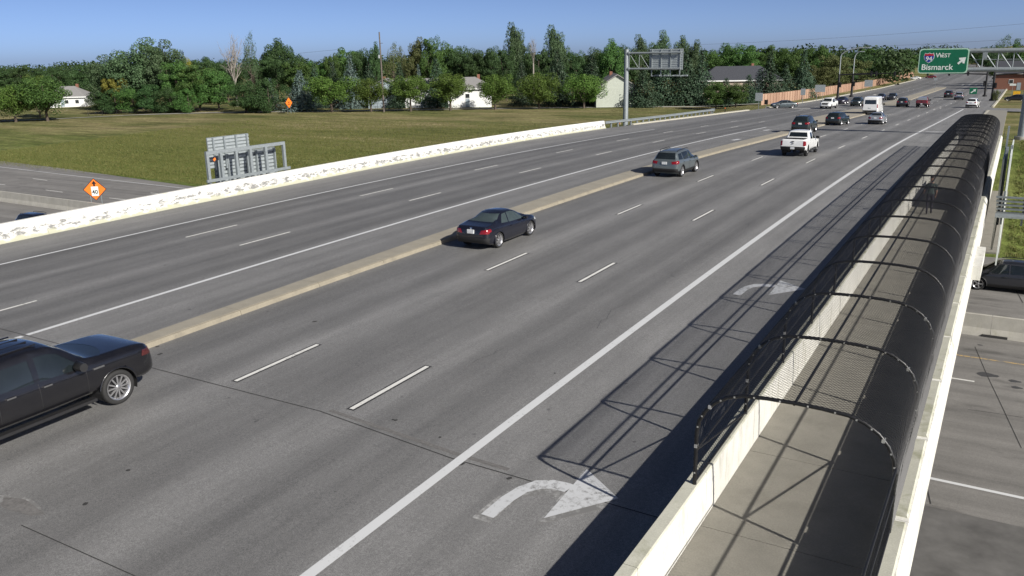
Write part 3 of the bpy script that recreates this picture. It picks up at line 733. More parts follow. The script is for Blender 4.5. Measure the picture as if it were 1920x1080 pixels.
# left-hand cantilever, seen from behind
LY = 100.0
lg = empty('cantilever_gantry', (0, 0, 0), label='grey cantilever gantry behind the guardrail holding a sign seen from behind', cat='gantry')
px_ = at_y(1175, 95, LY).x; ztop = at_y(1175, 93, LY).z
mb = MB(); mb.tube([(px_, LY, terrain(px_, LY)-0.5), (px_, LY, ztop)], [0.33, 0.27], 16); mb.build('post', M_GALV, lg)
mb = MB(); mb.tube([(px_, LY, ztop), (px_, LY, ztop+0.05)], 0.30, 16); mb.build('post_cap', M_GALV, lg)
za, zb2 = at_y(1200, 99.5, LY).z, at_y(1200, 129, LY).z; xe = at_y(1279, 110, LY).x
for z in (za, zb2):
    mb = MB(); mb.tube([(px_, LY-0.12, z), (xe-0.1, LY-0.12, z)], 0.125, 10); mb.build('arm_pipe', M_GALV, lg)
    mb = MB(); mb.tube([(px_+0.25, LY-0.12, z), (px_+0.45, LY-0.12, z)], 0.2, 12); mb.build('flange', M_GALV, lg)
nb = 5
for i in range(2):
    xa = px_+0.4+(xe-px_-0.5)*i/nb; xb = px_+0.4+(xe-px_-0.5)*(i+1)/nb
    mb = MB(); mb.tube([(xa, LY-0.12, zb2), (xa, LY-0.12, za)], 0.035, 6); mb.build('web_post', M_GALV, lg)
    mb = MB(); mb.tube([(xa, LY-0.12, za), (xb, LY-0.12, zb2)], 0.035, 6); mb.build('web_brace', M_GALV, lg)
lsx0, lsx1 = at_y(1217, 110, LY).x, at_y(1280, 110, LY).x; lsz0, lsz1 = at_y(1250, 131, LY).z, at_y(1250, 91.5, LY).z
ls = empty('overhead_sign', (0, 0, 0), label='overhead sign on the left gantry showing its ribbed grey back', cat='road sign')
mb = MB(); mb.box(lsx0, lsx1, LY+0.12, LY+0.17, lsz0, lsz1); mb.build('panel', M_GALVL, ls)
for k in range(4):
    x = lsx0+(lsx1-lsx0)*(0.08+0.28*k)
    mb = MB(); mb.box(x-0.05, x+0.05, LY+0.02, LY+0.118, lsz0-0.75, lsz1-0.05); mb.build('rib', M_GALV, ls)
    mb = MB(); mb.obox((x+0.05, LY+0.65, lsz0-0.72), (0.04, 0, 0), (0, 0.62, 0), (0, 0, 0.04)); mb.build('lamp_arm', M_GALV, ls)
    mb = MB(); mb.box(x-0.1, x+0.55, LY+1.2, LY+1.5, lsz0-0.78, lsz0-0.62); mb.build('lamp', M_GALV, ls)
for k in range(9):
    z = lsz0+(lsz1-lsz0)*(k+0.5)/9; mb = MB(); mb.box(lsx0+0.03, lsx1-0.03, LY+0.09, LY+0.118, z-0.03, z+0.03); mb.build('stiffener', M_GALVL, ls)

# sign hung on the far fascia of the bridge (back view)
fx = -40.95
fs = empty('fascia_sign', (0, 0, 0), label='grey framed highway sign mounted on the far bridge barrier, seen from behind', cat='road sign')
posts = [at_x(px, 300, fx).y for px in (389, 415, 444, 471, 500, 534)]; zt0 = 2.36
for y in posts:
    mb = MB(); mb.box(fx-0.10, fx+0.06, y-0.09, y+0.09, -0.9, zt0); mb.build('post', M_GALV, fs)
mb = MB(); mb.box(fx-0.098, fx+0.058, posts[0]-0.09, posts[-1]+0.09, zt0+0.002, zt0+0.20); mb.build('top_rail', M_GALV, fs)
mb = MB(); mb.box(fx+0.062, fx+0.16, posts[0]-0.3, posts[-1]+0.3, 0.76, 0.93); mb.build('bottom_rail', M_GALV, fs)
y0, y1 = at_x(397, 260, fx-0.4).y, at_x(476, 260, fx-0.4).y
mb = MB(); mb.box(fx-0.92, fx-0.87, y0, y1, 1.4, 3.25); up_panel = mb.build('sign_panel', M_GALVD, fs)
for k in range(9):
    mb = MB(); z = 1.5+k*0.205; mb.box(fx-0.868, fx-0.835, y0+0.02, y1-0.02, z-0.065, z+0.065); mb.build('stiffener', M_GALVL, up_panel)
for t in (0.12, 0.38, 0.66, 0.93):
    mb = MB(); y = y0+(y1-y0)*t; mb.box(fx-0.833, fx-0.72, y-0.05, y+0.05, 1.3, 3.22); mb.build('rib', M_GALV, up_panel)
ya, yb = at_x(404, 300, fx-0.8).y, at_x(520, 300, fx-0.8).y
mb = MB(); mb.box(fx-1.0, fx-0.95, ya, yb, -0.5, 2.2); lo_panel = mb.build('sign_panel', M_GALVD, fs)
for k in range(11):
    mb = MB(); z = -0.35+k*0.235; mb.box(fx-0.948, fx-0.90, ya+0.02, yb-0.02, z-0.075, z+0.075); mb.build('stiffener', M_GALVL, lo_panel)
for k in range(7):
    mb = MB(); y = ya+(yb-ya)*(0.03+0.155*k); mb.box(fx-0.898, fx-0.72, y-0.045, y+0.045, -0.5, 2.15); mb.build('rib', M_GALV, lo_panel)
mb = MB(); q = at_x(402, 299, fx+0.25); mb.obox(q, (0.02, 0, 0), (0, 0.07, 0.05), (0, -0.03, 0.06)); mb.build('orange_tab', M_ORANGE, fs)

# sign frame on the near fascia (edge-on, beyond the cage)
nf = empty('fascia_sign', (0, 0, 0), label='highway sign seen edge-on outside the near bridge wall with grey catwalk bars', cat='road sign')
def py(px, py_, y): return at_y(px, py_, y)
for (pa, pb, y, w_) in (((1876, 400), (1886, 275), 46.5, 0.10), ((1888, 345), (1898, 272), 47.5, 0.09), ((1886, 300), (1890, 236), 50, 0.07)):
    A, B = py(*pa, y), py(*pb, y); x = (A.x+B.x)/2
    mb = MB(); mb.box(x-w_*0.6, x+w_*0.6, y-0.4, y+0.05, min(A.z, B.z)-0.5, max(A.z, B.z)); mb.build('post', M_GALV, nf)
A, B = py(1884, 335, 47), py(1884, 276, 47)
mb = MB(); mb.box(A.x+0.10, A.x+0.16, 44.6, 52.0, -2.2, B.z-0.1); mb.build('sign_panel', M_SWHITE, nf)
mb = MB(); mb.box(A.x-0.18, A.x-0.10, 45.2, 51.0, -1.6, B.z-0.35); mb.build('sign_panel', M_WPAR, nf)
for i in range(6):
    q = py(1868, 369+i*7.2, 43.2); mb = MB(); mb.box(q.x, q.x+1.6, 43.1, 43.3, q.z-0.035, q.z+0.035); mb.build('catwalk_bar', M_GALVD, nf)
for x in (0.25, 1.05):
    q = py(1868, 390, 43.2); mb = MB(); mb.box(q.x+x-0.04, q.x+x+0.04, 43.32, 43.42, q.z-0.75, q.z+0.75); mb.build('catwalk_post', M_GALVD, nf)
q = py(1866, 402, 42.4); mb = MB(); mb.box(q.x, q.x+1.5, 42.2, 42.9, q.z-0.10, q.z-0.02); mb.build('catwalk', M_GALV, nf)

# ---------------------------------------------------------------- guardrail after the barrier
gr = empty('guardrail', (0, 0, 0), label='galvanised steel guardrail following on from the white bridge barrier', cat='guardrail')
def gx(y): return road_left(y)-0.30-0.9*smooth((y-105)/28)
gy = frange(90.3, 131, 1.9)
mb = MB()
prof = [(0.0, 0.47), (0.09, 0.53), (0.02, 0.60), (0.02, 0.64), (0.09, 0.71), (0.0, 0.78)]
rows = [[(gx(y)+0.12+dx, y, zroad(y)+h) for dx, h in prof]+[(gx(y)+0.10+dx, y, zroad(y)+h) for dx, h in prof[::-1]] for y in gy]
n_ = 12; mb.add([v for r_ in rows for v in r_], [(i*n_+k, (i+1)*n_+k, (i+1)*n_+(k+1) % n_, i*n_+(k+1) % n_) for i in range(len(rows)-1) for k in range(n_)])
mb.build('rail', M_GALV, gr)
for y in gy[::1]:
    mb = MB(); x = gx(y); mb.box(x-0.09, x+0.07, y-0.08, y+0.08, zroad(y)-0.9, zroad(y)+0.74); mb.build('post', M_GALV, gr)
y = gy[-1]; mb = MB(); mb.box(gx(y)-0.25, gx(y)+0.3, y, y+0.12, zroad(y)+0.40, zroad(y)+0.85); mb.build('end_terminal', M_GALV, gr)

# ---------------------------------------------------------------- construction diamonds
def diamond(base, yaw, size, hgt, label, plaque=None, arrow=True, lean=0.0):
    t = empty('construction_sign', base, yaw, label, 'road sign'); s = size*0.7071
    for dx in (-0.32*size, 0.32*size):
        mb = MB(); mb.box(dx-0.03, dx+0.03, -0.03, 0.03, 0, hgt+0.35*s); mb.build('leg', M_GALV, t)
    f = lambda k, d: [(k*s*u, hgt+k*s*v) for u, v in ((0, -1), (1, 0), (0, 1), (-1, 0))]
    mb = MB(); mb.prism(f(1.0, 0), lambda u, v, d: (u, d, v), -0.055, -0.035); mb.build('panel', M_SBLACK, t)
    mb = MB(); mb.prism(f(0.93, 0), lambda u, v, d: (u, d, v), -0.062, -0.056); mb.build('face', M_ORANGE, t)
    if arrow:
        mb = MB(); mb.prism([(0.0, hgt+0.78*s), (-0.22*s, hgt+0.50*s), (-0.08*s, hgt+0.5*s), (-0.08*s, hgt+0.28*s), (0.08*s, hgt+0.28*s), (0.08*s, hgt+0.5*s), (0.22*s, hgt+0.50*s)], lambda u, v, d: (u, d, v), -0.068, -0.063); mb.build('arrow', M_SBLACK, t)
    if plaque:
        mb = MB(); mb.prism([(-0.30*s, hgt-0.58*s), (0.30*s, hgt-0.58*s), (0.30*s, hgt+0.26*s), (-0.30*s, hgt+0.26*s)], lambda u, v, d: (u, d, v), -0.075, -0.069); mb.build('plaque', M_SWHITE, t)
        me = text_mesh(plaque, 0.5*s); me.materials.append(M_SBLACK); o = bpy.data.objects.new('lettering', me); link(o, t); o.matrix_local = Matrix(((1, 0, 0, 0), (0, 0, -1, -0.081), (0, 1, 0, hgt-0.24*s), (0, 0, 0, 1)))
    else:
        for k, wv in ((0.1, 0.5), (-0.25, 0.6)):
            mb = MB(); mb.prism([(-wv*s/2, hgt+(k-0.08)*s), (wv*s/2, hgt+(k-0.08)*s), (wv*s/2, hgt+(k+0.08)*s), (-wv*s/2, hgt+(k+0.08)*s)], lambda u, v, d: (u, d, v), -0.068, -0.063); mb.build('legend', M_SBLACK, t)
    return t
q = at_y(178, 355, 49.0)
diamond((q.x, 49.0, HZ), R(38), 1.52, q.z-HZ, 'orange diamond roadwork sign with white 40 plaque beside the highway divider', '40')
q = at_z(543, 213, -5.6)
diamond((q.x, q.y, terrain(q.x, q.y)), R(96), 1.9, 2.6, 'distant orange diamond roadwork sign on two posts at the edge of the field', None, False)

# ---------------------------------------------------------------- poles, signals, small signs at the junctions
M_WOODP = mat('weathered_pole_wood', (0.115, 0.098, 0.085), 0.85, scale=3, var=0.25)
q = at_z(720, 210.5, -5.55); zt2 = (at_y(711, 60, q.y)).z; gz = terrain(q.x, q.y); tx = at_y(711, 60, q.y).x
up_ = empty('utility_pole', (q.x, q.y, gz), label='tall bare wooden utility pole rising above the row of round trees', cat='utility pole')
mb = MB(); mb.tube([(0, 0, -0.5), (tx-q.x, 0, zt2-gz)], [0.24, 0.15], 10); mb.build('pole', M_WOODP, up_)
f_ = 0.70
mb = MB(); mb.tube([((tx-q.x)*f_-0.35, -0.25, (zt2-gz)*f_-0.4), ((tx-q.x)*f_-0.35, -0.25, (zt2-gz)*f_+0.35)], 0.22, 10); mb.build('transformer', M_GALVL, up_)
mb = MB(); mb.box((tx-q.x)*0.86-0.05, (tx-q.x)*0.86+0.9, -0.05, 0.05, (zt2-gz)*0.86, (zt2-gz)*0.86+0.1); mb.build('bracket', M_WOODP, up_)
def street_lamp(px, pyb, top, reach, label, armside=1):
    q = road_at(px, pyb); q.z = terrain(q.x, q.y) if q.x < -39.5 else zroad(q.y)
    H = at_y(px, top, q.y).z-q.z; t = empty('signal_mast', (q.x, q.y, q.z), 0, label, 'traffic signal'); return t, H, q
def lamp_part(t, H, reach, zsplit, sgn=1):
    mb = MB(); mb.tube([(0, 0, -0.2), (0, 0, zsplit)], [0.30, 0.22], 12); mb.build('pole', M_BLACKP, t)
    mb = MB(); mb.tube([(0, 0, -0.1), (0, 0, 0.35)], 0.48, 12); mb.build('base', M_BLACKP, t)
    P = [(0, 0, zsplit), (0, 0, H*0.84)]+[(sgn*reach*(1-math.cos(a)), 0, H*0.84+H*0.16*math.sin(a)) for a in [R(15*i) for i in range(1, 7)]]
    mb = MB(); mb.tube(P, 0.11, 8); mb.build('lamp_arm', M_GALVL, t)
    mb = MB(); x = sgn*(reach+0.4); mb.obox((x, 0, H+0.02), (0.5, 0, 0), (0, 0.2, 0), (0, 0, 0.09)); mb.build('lamp_head', M_GALVL, t)
def signal_head(t, x, z, face=-1, name='signal_head'):
    mb = MB(); mb.box(x-0.22, x+0.22, -0.30, -0.08, z-0.55, z+0.55); h = mb.build(name, M_BLACKP, t)
    for k in (-1, 0, 1):
        mb = MB(); mb.lathe([(0.0, -0.31), (0.13, -0.32), (0.15, -0.44), (0.16, -0.30)], 8, 'z'); 
        me = mb.mesh('lens_hood'); me.materials.append(M_BLACKP); o = bpy.data.objects.new('lens_hood', me); link(o, h); o.rotation_euler = (R(-90), 0, 0) ; o.location = (x, 0.0, z+0.34*k); o.rotation_euler = (R(90), 0, 0)
        o.scale = (1, 1, 1); o.location = (x, -0.62, z+0.34*k)
def mast(px, pyb, top, zs, reach, label, arm=None, heads=(), lamp=True, sgn=1):
    t, H, q = street_lamp(px, pyb, top, reach, label)
    zsp = at_y(px, zs, q.y).z-q.z
    if lamp: lamp_part(t, H, reach, zsp, sgn)
    else:
        mb = MB(); mb.tube([(0, 0, -0.2), (0, 0, zsp+0.4)], [0.26, 0.19], 12); mb.build('pole', M_BLACKP, t)
        mb = MB(); mb.tube([(0, 0, -0.1), (0, 0, 0.35)], 0.48, 12); mb.build('base', M_BLACKP, t)
    if arm:
        L = arm*1.0; mb = MB(); mb.tube([(0, 0, zsp-0.15), (L, 0, zsp+0.25)], [0.16, 0.08], 9); mb.build('mast_arm', M_BLACKP, t)
        for k in heads: signal_head(t, L*k, zsp+0.1)
    signal_head(t, 0.4 if (arm or 1) > 0 else -0.4, zsp*0.58)
    return t
mast(1570, 186, 90, 139, 5.2, 'black signal mast with curved lamp arm nearest the left end of the wooden fence', arm=8, heads=(0.85,), sgn=1)
mast(1596, 182, 97, 139, 1.2, 'black signal mast with long arm standing in front of the wooden fence', arm=9.5, heads=(0.55, 0.98), sgn=1)
mast(1859, 189, 120, 139, 0.6, 'thick black signal mast on the right corner with its arm reaching out of frame', arm=6, heads=(0.9,), lamp=False)
mast(1846, 181, 120, 138, 0.6, 'slimmer black signal mast behind the right corner with its arm over the lanes', arm=-13.5, heads=(0.3, 0.6, 0.95), lamp=False)
def small_sign(px, pyb, top, wpx, hpx, m, label, two=False, legend=False, yofs=0, zfn=None):
    q = road_at(px, pyb)
    z = zfn(q) if zfn else (terrain(q.x, q.y) if (q.x < -39.5 or q.x > -4.2) else zroad(q.y)+0.12)
    d = (q-O3).length; H = at_y(px, top, q.y).z-z; w_ = wpx*d/CF; h_ = hpx*d/CF
    t = empty('sign', (q.x, q.y, z), 0, label, 'road sign')
    for dx in ((-w_*0.3, w_*0.3) if two else (0,)):
        mb = MB(); mb.box(dx-0.035, dx+0.035, 0.0, 0.07, -0.1, H-0.05); mb.build('post', M_GALV, t)
    mb = MB(); mb.box(-w_/2, w_/2, -0.03, -0.003, H-h_, H); mb.build('panel', m, t)
    if legend == 'exit':
        mb = MB(); mb.prism([(-0.34*w_, H-0.75*h_), (-0.22*w_, H-0.85*h_), (0.14*w_, H-0.50*h_), (0.26*w_, H-0.66*h_), (0.34*w_, H-0.22*h_), (-0.04*w_, H-0.30*h_), (0.06*w_, H-0.40*h_)], lambda u, v, d_: (u, d_, v), -0.04, -0.032); mb.build('arrow', M_SWHITE, t)
    elif legend:
        mb = MB(); mb.box(-w_*0.4, w_*0.4, -0.04, -0.032, H-h_*0.6, H-h_*0.45); mb.build('legend', M_SBLACK, t)
    return t
small_sign(1823, 186, 164.5, 11, 10, M_GREEN, 'small square green exit sign with white arrow ahead of the right corner', legend='exit')
small_sign(1422, 204, 174, 13, 14, M_GALVL, 'small grey sign back on a thin post left of the wooden fence')
small_sign(1504, 198, 166, 8, 11, M_GALVL, 'narrow grey sign back in front of the wooden fence above the turning car')
small_sign(1536, 190, 159, 17, 12, M_GALVL, 'wide grey sign back on two posts in front of the fence, left one', True)
small_sign(1627, 176, 150, 13, 11, M_GALVL, 'grey sign back on two posts in front of the fence, right one', True)
small_sign(1436, 203, 187, 6, 8, M_SBLACK, 'dark square sign low in front of the near end of the wooden fence')
small_sign(1752, 171, 146, 5, 4, M_GALVL, 'thin pale post with a tiny plate standing on the far median')
small_sign(1896, 184, 157, 9, 3, M_SWHITE, 'pale post with a flat white top plate beside the right side road')
small_sign(1905, 186, 171, 10, 9, M_YSIGN, 'yellow warning sign at the right edge beside the side road')
# three thin white markers along the left curb
for px, pyb, top, lb in ((1354, 202, 189, 'short white post in the verge just past the guardrail end'), (1385, 212, 199, 'thin dark delineator stake in the verge between guardrail and turning car'), (1190, 224, 218, 'small white marker peg behind the guardrail beam')):
    q = road_at(px, pyb); z = terrain(q.x-2.2, q.y); t = empty('marker_post', (q.x-2.2, q.y, z), 0, lb, 'post')
    mb = MB(); mb.box(-0.06, 0.06, -0.03, 0.03, -0.1, 1.15); mb.build('post', M_SWHITE if 'white' in lb else M_DARK, t)
    mb = MB(); mb.box(-0.055, 0.055, -0.045, -0.032, 0.85, 1.05); mb.build('reflector', M_ORANGE, t)
# power lines strung far behind the trees on the right
M_CABLE = mat('power_cable', (0.10, 0.11, 0.13), 0.6, scale=1)
for i, (a, b_) in enumerate((((1300, 84), (1925, 44)), ((1300, 96), (1925, 72)))):
    A, B = at_y(*a, 430), at_y(*b_, 430); P = [A+(B-A)*(k/16)+Vector((0, 0, -4.0*(0.25-((k/16)-0.5)**2)*1.0)) for k in range(17)]
    mb = MB(); mb.tube(P, 0.045, 5); mb.build('power_line', M_CABLE, label=('upper' if i == 0 else 'lower')+' thin power line crossing the sky above the green sign', cat='cable')
A, B = at_y(560, 100, 330), at_y(632, 93, 330)
mb = MB(); mb.tube([A, B], 0.05, 5); mb.build('power_line', M_CABLE, label='short stretch of power line above the low trees left of the pole', cat='cable')
# ---------------------------------------------------------------- vehicles
def interp(tab):
    X = [p[0] for p in tab]; Y = [p[1] for p in tab]; n = len(X)
    d = [(Y[i+1]-Y[i])/(X[i+1]-X[i]) for i in range(n-1)]; m = [d[0]]+[0 if d[i-1]*d[i] <= 0 else 2*d[i-1]*d[i]/(d[i-1]+d[i]) for i in range(1, n-1)]+[d[-1]]
    def f(x):
        if x <= X[0]: return Y[0]
        if x >= X[-1]: return Y[-1]
        for i in range(n-1):
            if x <= X[i+1]: break
        h = X[i+1]-X[i]; t = (x-X[i])/h
        return (2*t**3-3*t*t+1)*Y[i]+(t**3-2*t*t+t)*h*m[i]+(-2*t**3+3*t*t)*Y[i+1]+(t**3-t*t)*h*m[i+1]
    return f
def car_paint(name, col, metal=0.25, rough=0.28):
    dust_amt = 0.015 if max(col) < 0.05 else 0.08
    m, n, b = new_mat(name)
    f = noise(n, objco(n), 3.0, 4); dust = ramp(n, f, [(0.35, 0.0), (0.75, dust_amt)])
    c = mixc(n, dust, col, (0.22, 0.20, 0.17)); n.links.new(c, b.inputs['Base Color'])
    b.inputs['Metallic'].default_value = metal; b.inputs['Roughness'].default_value = rough
    b.inputs['Coat Weight'].default_value = 0.8; b.inputs['Coat Roughness'].default_value = 0.04
    return m
SPEC_BIG = dict(top=[(-2.95,.95),(-2.92,1.34),(-2.86,1.40),(-2.4,1.405),(-1.30,1.405),(-1.16,1.41),(-1.08,1.64),(-.98,1.88),(-.70,1.965),(0,1.99),(.42,1.95),(.70,1.82),(1.0,1.60),(1.26,1.38),(1.5,1.345),(2.3,1.315),(2.70,1.265),(2.86,1.19),(2.93,1.05),(2.96,.90)],
    sh=[(-2.95,.9),(-2.90,1.30),(-2.4,1.34),(-1.2,1.34),(-.9,1.25),(0,1.23),(1.0,1.22),(1.6,1.23),(2.5,1.21),(2.80,1.12),(2.96,.84)], bot=[(-2.95,.64),(-2.8,.56),(-2.2,.52),(0,.50),(1.8,.52),(2.6,.46),(2.96,.50)],
    wid=[(-2.95,.92),(-2.90,.98),(-2.6,1.01),(-1.3,1.01),(0,1.01),(1.8,1.015),(2.5,1.0),(2.72,.97),(2.86,.91),(2.96,.80)])
M_GLASS = mat('tinted_glass', (0.012, 0.016, 0.018), 0.04, scale=2, spec=0.8)
M_GLASSL = mat('clear_glass', (0.045, 0.06, 0.062), 0.05, scale=2, spec=0.8)
M_TYRE = mat('tyre_rubber', (0.018, 0.018, 0.018), 0.8, scale=14)
M_RIM = mat('alloy_rim', (0.55, 0.55, 0.56), 0.28, 0.85, scale=10, var=0.08)
M_RIMD = mat('dark_rim', (0.03, 0.03, 0.032), 0.4, 0.5, scale=10)
M_TAIL = mat('red_lens', (0.20, 0.006, 0.009), 0.12, scale=8, spec=0.8)
M_HEAD = mat('headlamp_lens', (0.55, 0.57, 0.58), 0.08, 0.3, scale=8, spec=0.8)
M_TRIM = mat('black_trim', (0.014, 0.014, 0.015), 0.55, scale=8)
M_CHROME = mat('chrome_trim', (0.72, 0.72, 0.72), 0.12, 1.0, scale=8, var=0.05)
M_PLATE = mat('plate_white', (0.60, 0.62, 0.63), 0.4, scale=8)
SPEC = {}
SPEC['coupe'] = dict(top=[(-2.20,.66),(-2.16,.90),(-2.08,.985),(-1.80,1.015),(-1.52,1.05),(-1.05,1.235),(-.70,1.345),(-.30,1.40),(.15,1.385),(.50,1.30),(.95,1.09),(1.25,.955),(1.5,.915),(1.95,.80),(2.15,.70),(2.24,.58)],
    sh=[(-2.20,.60),(-2.12,.86),(-1.2,.91),(0,.865),(1.0,.835),(1.6,.78),(2.05,.66),(2.24,.50)], bot=[(-2.20,.44),(-2.1,.30),(-1.6,.20),(0,.18),(1.8,.20),(2.1,.22),(2.24,.30)],
    wid=[(-2.20,.60),(-2.14,.74),(-1.95,.825),(-1.3,.870),(0,.875),(1.35,.868),(1.85,.80),(2.1,.68),(2.24,.48)], wr=[(-2,.60),(-1,.53),(0,.55),(.6,.56),(1.3,.62)], axles=(-1.30, 1.35), rw=.325,
    side=[[(-.98,.985),(-.50,.955),(-.34,1.315),(-.60,1.285)],[(-.44,.950),(.86,.905),(.80,.97),(.38,1.245),(.10,1.312),(-.28,1.322)]],
    wind=[(-.62,.97),(.62,.97),(.50,1.31),(-.50,1.31)], rear=[(-.60,1.075),(.60,1.075),(.47,1.315),(-.47,1.315)],
    tail=[(.42,.70),(.80,.72),(.80,.90),(.50,.86)], tside=[(-2.15,.72),(-1.86,.80),(-1.92,.90),(-2.12,.88)], head=[(.42,.58),(.75,.60),(.75,.72),(.45,.68)], hside=[(1.72,.66),(2.12,.60),(2.02,.72),(1.75,.76)], seams=[(-.42,.30,.93),(.92,.30,.88)])
SPEC['sedan'] = dict(SPEC['coupe'], top=[(-2.20,.66),(-2.16,.92),(-2.08,1.0),(-1.85,1.02),(-1.60,1.04),(-1.15,1.27),(-.85,1.38),(-.35,1.43),(.20,1.415),(.55,1.33),(1.0,1.10),(1.28,.97),(1.5,.93),(1.95,.82),(2.15,.70),(2.24,.58)],
    side=[[(-1.12,1.0),(-.42,.965),(-.40,1.345),(-.78,1.315)],[(-.34,.960),(.90,.915),(.84,.98),(.42,1.275),(.12,1.34),(-.32,1.348)]], seams=[(-.38,.30,.94),(-1.0,.5,.96),(.92,.30,.90)])
SPEC['suv'] = dict(top=[(-2.26,.72),(-2.23,.98),(-2.17,1.08),(-2.02,1.30),(-1.90,1.50),(-1.72,1.615),(-1.35,1.66),(-.30,1.685),(.30,1.64),(.58,1.54),(.95,1.30),(1.25,1.10),(1.5,1.055),(2.0,.96),(2.2,.86),(2.28,.68)],
    sh=[(-2.26,.66),(-2.18,1.02),(-1.4,1.04),(0,1.0),(1.0,.975),(1.6,.93),(2.1,.80),(2.28,.58)], bot=[(-2.26,.48),(-2.15,.36),(-1.7,.28),(0,.26),(1.8,.28),(2.15,.30),(2.28,.40)],
    wid=[(-2.26,.66),(-2.2,.82),(-2.0,.90),(-1.3,.93),(0,.93),(1.4,.925),(1.95,.86),(2.15,.74),(2.28,.54)], wr=[(-2.2,.64),(-1.6,.62),(0,.66),(.6,.65),(1.3,.70)], axles=(-1.34, 1.36), rw=.36,
    side=[[(-1.88,1.14),(-1.22,1.10),(-1.18,1.50),(-1.66,1.47)],[(-1.14,1.09),(-.14,1.055),(-.12,1.545),(-1.10,1.52)],[(-.06,1.05),(1.02,1.02),(.96,1.09),(.50,1.46),(.22,1.54),(-.04,1.548)]],
    wind=[(-.68,1.12),(.68,1.12),(.58,1.55),(-.58,1.55)], rear=[(-.66,1.16),(.66,1.16),(.56,1.54),(-.56,1.54)],
    tail=[(.50,.86),(.90,.88),(.88,1.06),(.46,1.02)], tside=[(-2.22,.86),(-1.92,.94),(-1.98,1.08),(-2.19,1.05)], head=[(.48,.78),(.82,.80),(.80,.90),(.50,.88)], hside=[(1.78,.80),(2.18,.76),(2.08,.90),(1.80,.92)], seams=[(-.10,.42,1.02),(-1.16,.5,1.05),(1.02,.42,.98)], clad=True, rails=True)
SPEC['hatch'] = dict(SPEC['suv'], top=[(-2.10,.70),(-2.07,.94),(-2.0,1.04),(-1.85,1.24),(-1.72,1.40),(-1.5,1.50),(-1.1,1.54),(-.25,1.555),(.32,1.51),(.60,1.42),(.98,1.20),(1.28,1.03),(1.5,.985),(2.0,.88),(2.2,.78),(2.28,.62)], rails=False, clad=False,
    sh=[(-2.10,.62),(-2.02,.95),(-1.4,.97),(0,.93),(1.0,.90),(1.6,.86),(2.1,.74),(2.28,.54)],
    side=[[(-1.70,1.06),(-1.16,1.03),(-1.12,1.40),(-1.50,1.38)],[(-1.08,1.02),(-.14,.985),(-.12,1.43),(-1.04,1.41)],[(-.06,.98),(1.02,.95),(.96,1.02),(.52,1.35),(.22,1.425),(-.04,1.432)]],
    wind=[(-.66,1.05),(.66,1.05),(.57,1.43),(-.57,1.43)], rear=[(-.62,1.08),(.62,1.08),(.54,1.42),(-.54,1.42)], tail=[(.56,.80),(.88,.82),(.86,1.02),(.60,.98)], tside=[(-2.06,.80),(-1.80,.86),(-1.85,1.0),(-2.02,.98)],
    wid=[(-2.10,.66),(-2.05,.82),(-1.9,.88),(-1.3,.90),(0,.90),(1.4,.895),(1.95,.83),(2.15,.72),(2.28,.52)], axles=(-1.28, 1.38), rw=.34)
SPEC['pickup'] = dict(top=[(-2.95,.92),(-2.92,1.30),(-2.86,1.36),(-2.4,1.365),(-1.30,1.365),(-1.16,1.37),(-1.08,1.60),(-.98,1.84),(-.70,1.92),(0,1.945),(.42,1.90),(.68,1.78),(1.0,1.54),(1.30,1.30),(1.6,1.265),(2.3,1.22),(2.72,1.12),(2.86,.95),(2.92,.80)],
    sh=[(-2.95,.86),(-2.90,1.26),(-2.4,1.30),(-1.2,1.30),(-.9,1.22),(0,1.20),(1.0,1.18),(1.6,1.16),(2.5,1.08),(2.8,.94),(2.92,.70)], bot=[(-2.95,.62),(-2.8,.52),(-2.2,.46),(0,.44),(1.8,.46),(2.6,.44),(2.92,.52)],
    wid=[(-2.95,.90),(-2.90,.96),(-2.6,1.0),(-1.3,1.0),(0,1.0),(1.8,1.0),(2.4,.97),(2.7,.90),(2.84,.80),(2.92,.64)], wr=[(-2.9,.86),(-1.2,.84),(-.9,.76),(0,.76),(.7,.74),(1.3,.80)], axles=(-1.82, 1.84), rw=.43,
    side=[[(-.90,1.29),(-.10,1.255),(-.10,1.77),(-.78,1.75)],[(0.02,1.25),(1.06,1.225),(1.02,1.30),(.58,1.70),(.34,1.775),(.04,1.785)]],
    wind=[(-.76,1.33),(.76,1.33),(.66,1.79),(-.66,1.79)], rear=[(-.74,1.43),(.74,1.43),(.66,1.78),(-.66,1.78)],
    tail=[(.80,.86),(.97,.86),(.97,1.24),(.80,1.24)], tside=[(-2.93,.88),(-2.72,.88),(-2.72,1.22),(-2.90,1.22)], head=[(.58,.92),(.92,.94),(.90,1.10),(.60,1.08)], hside=[(2.42,.94),(2.80,.90),(2.74,1.06),(2.45,1.08)], seams=[(-.04,.55,1.22),(-.96,.55,1.26),(1.08,.55,1.16)], bed=(-2.82, -1.20), clad=False)
SPEC['bigpickup'] = dict(SPEC['pickup'], **SPEC_BIG, hside=[(2.55,1.0),(2.86,.98),(2.82,1.12),(2.60,1.14)], head=[(.66,.98),(.95,1.0),(.93,1.14),(.68,1.12)])
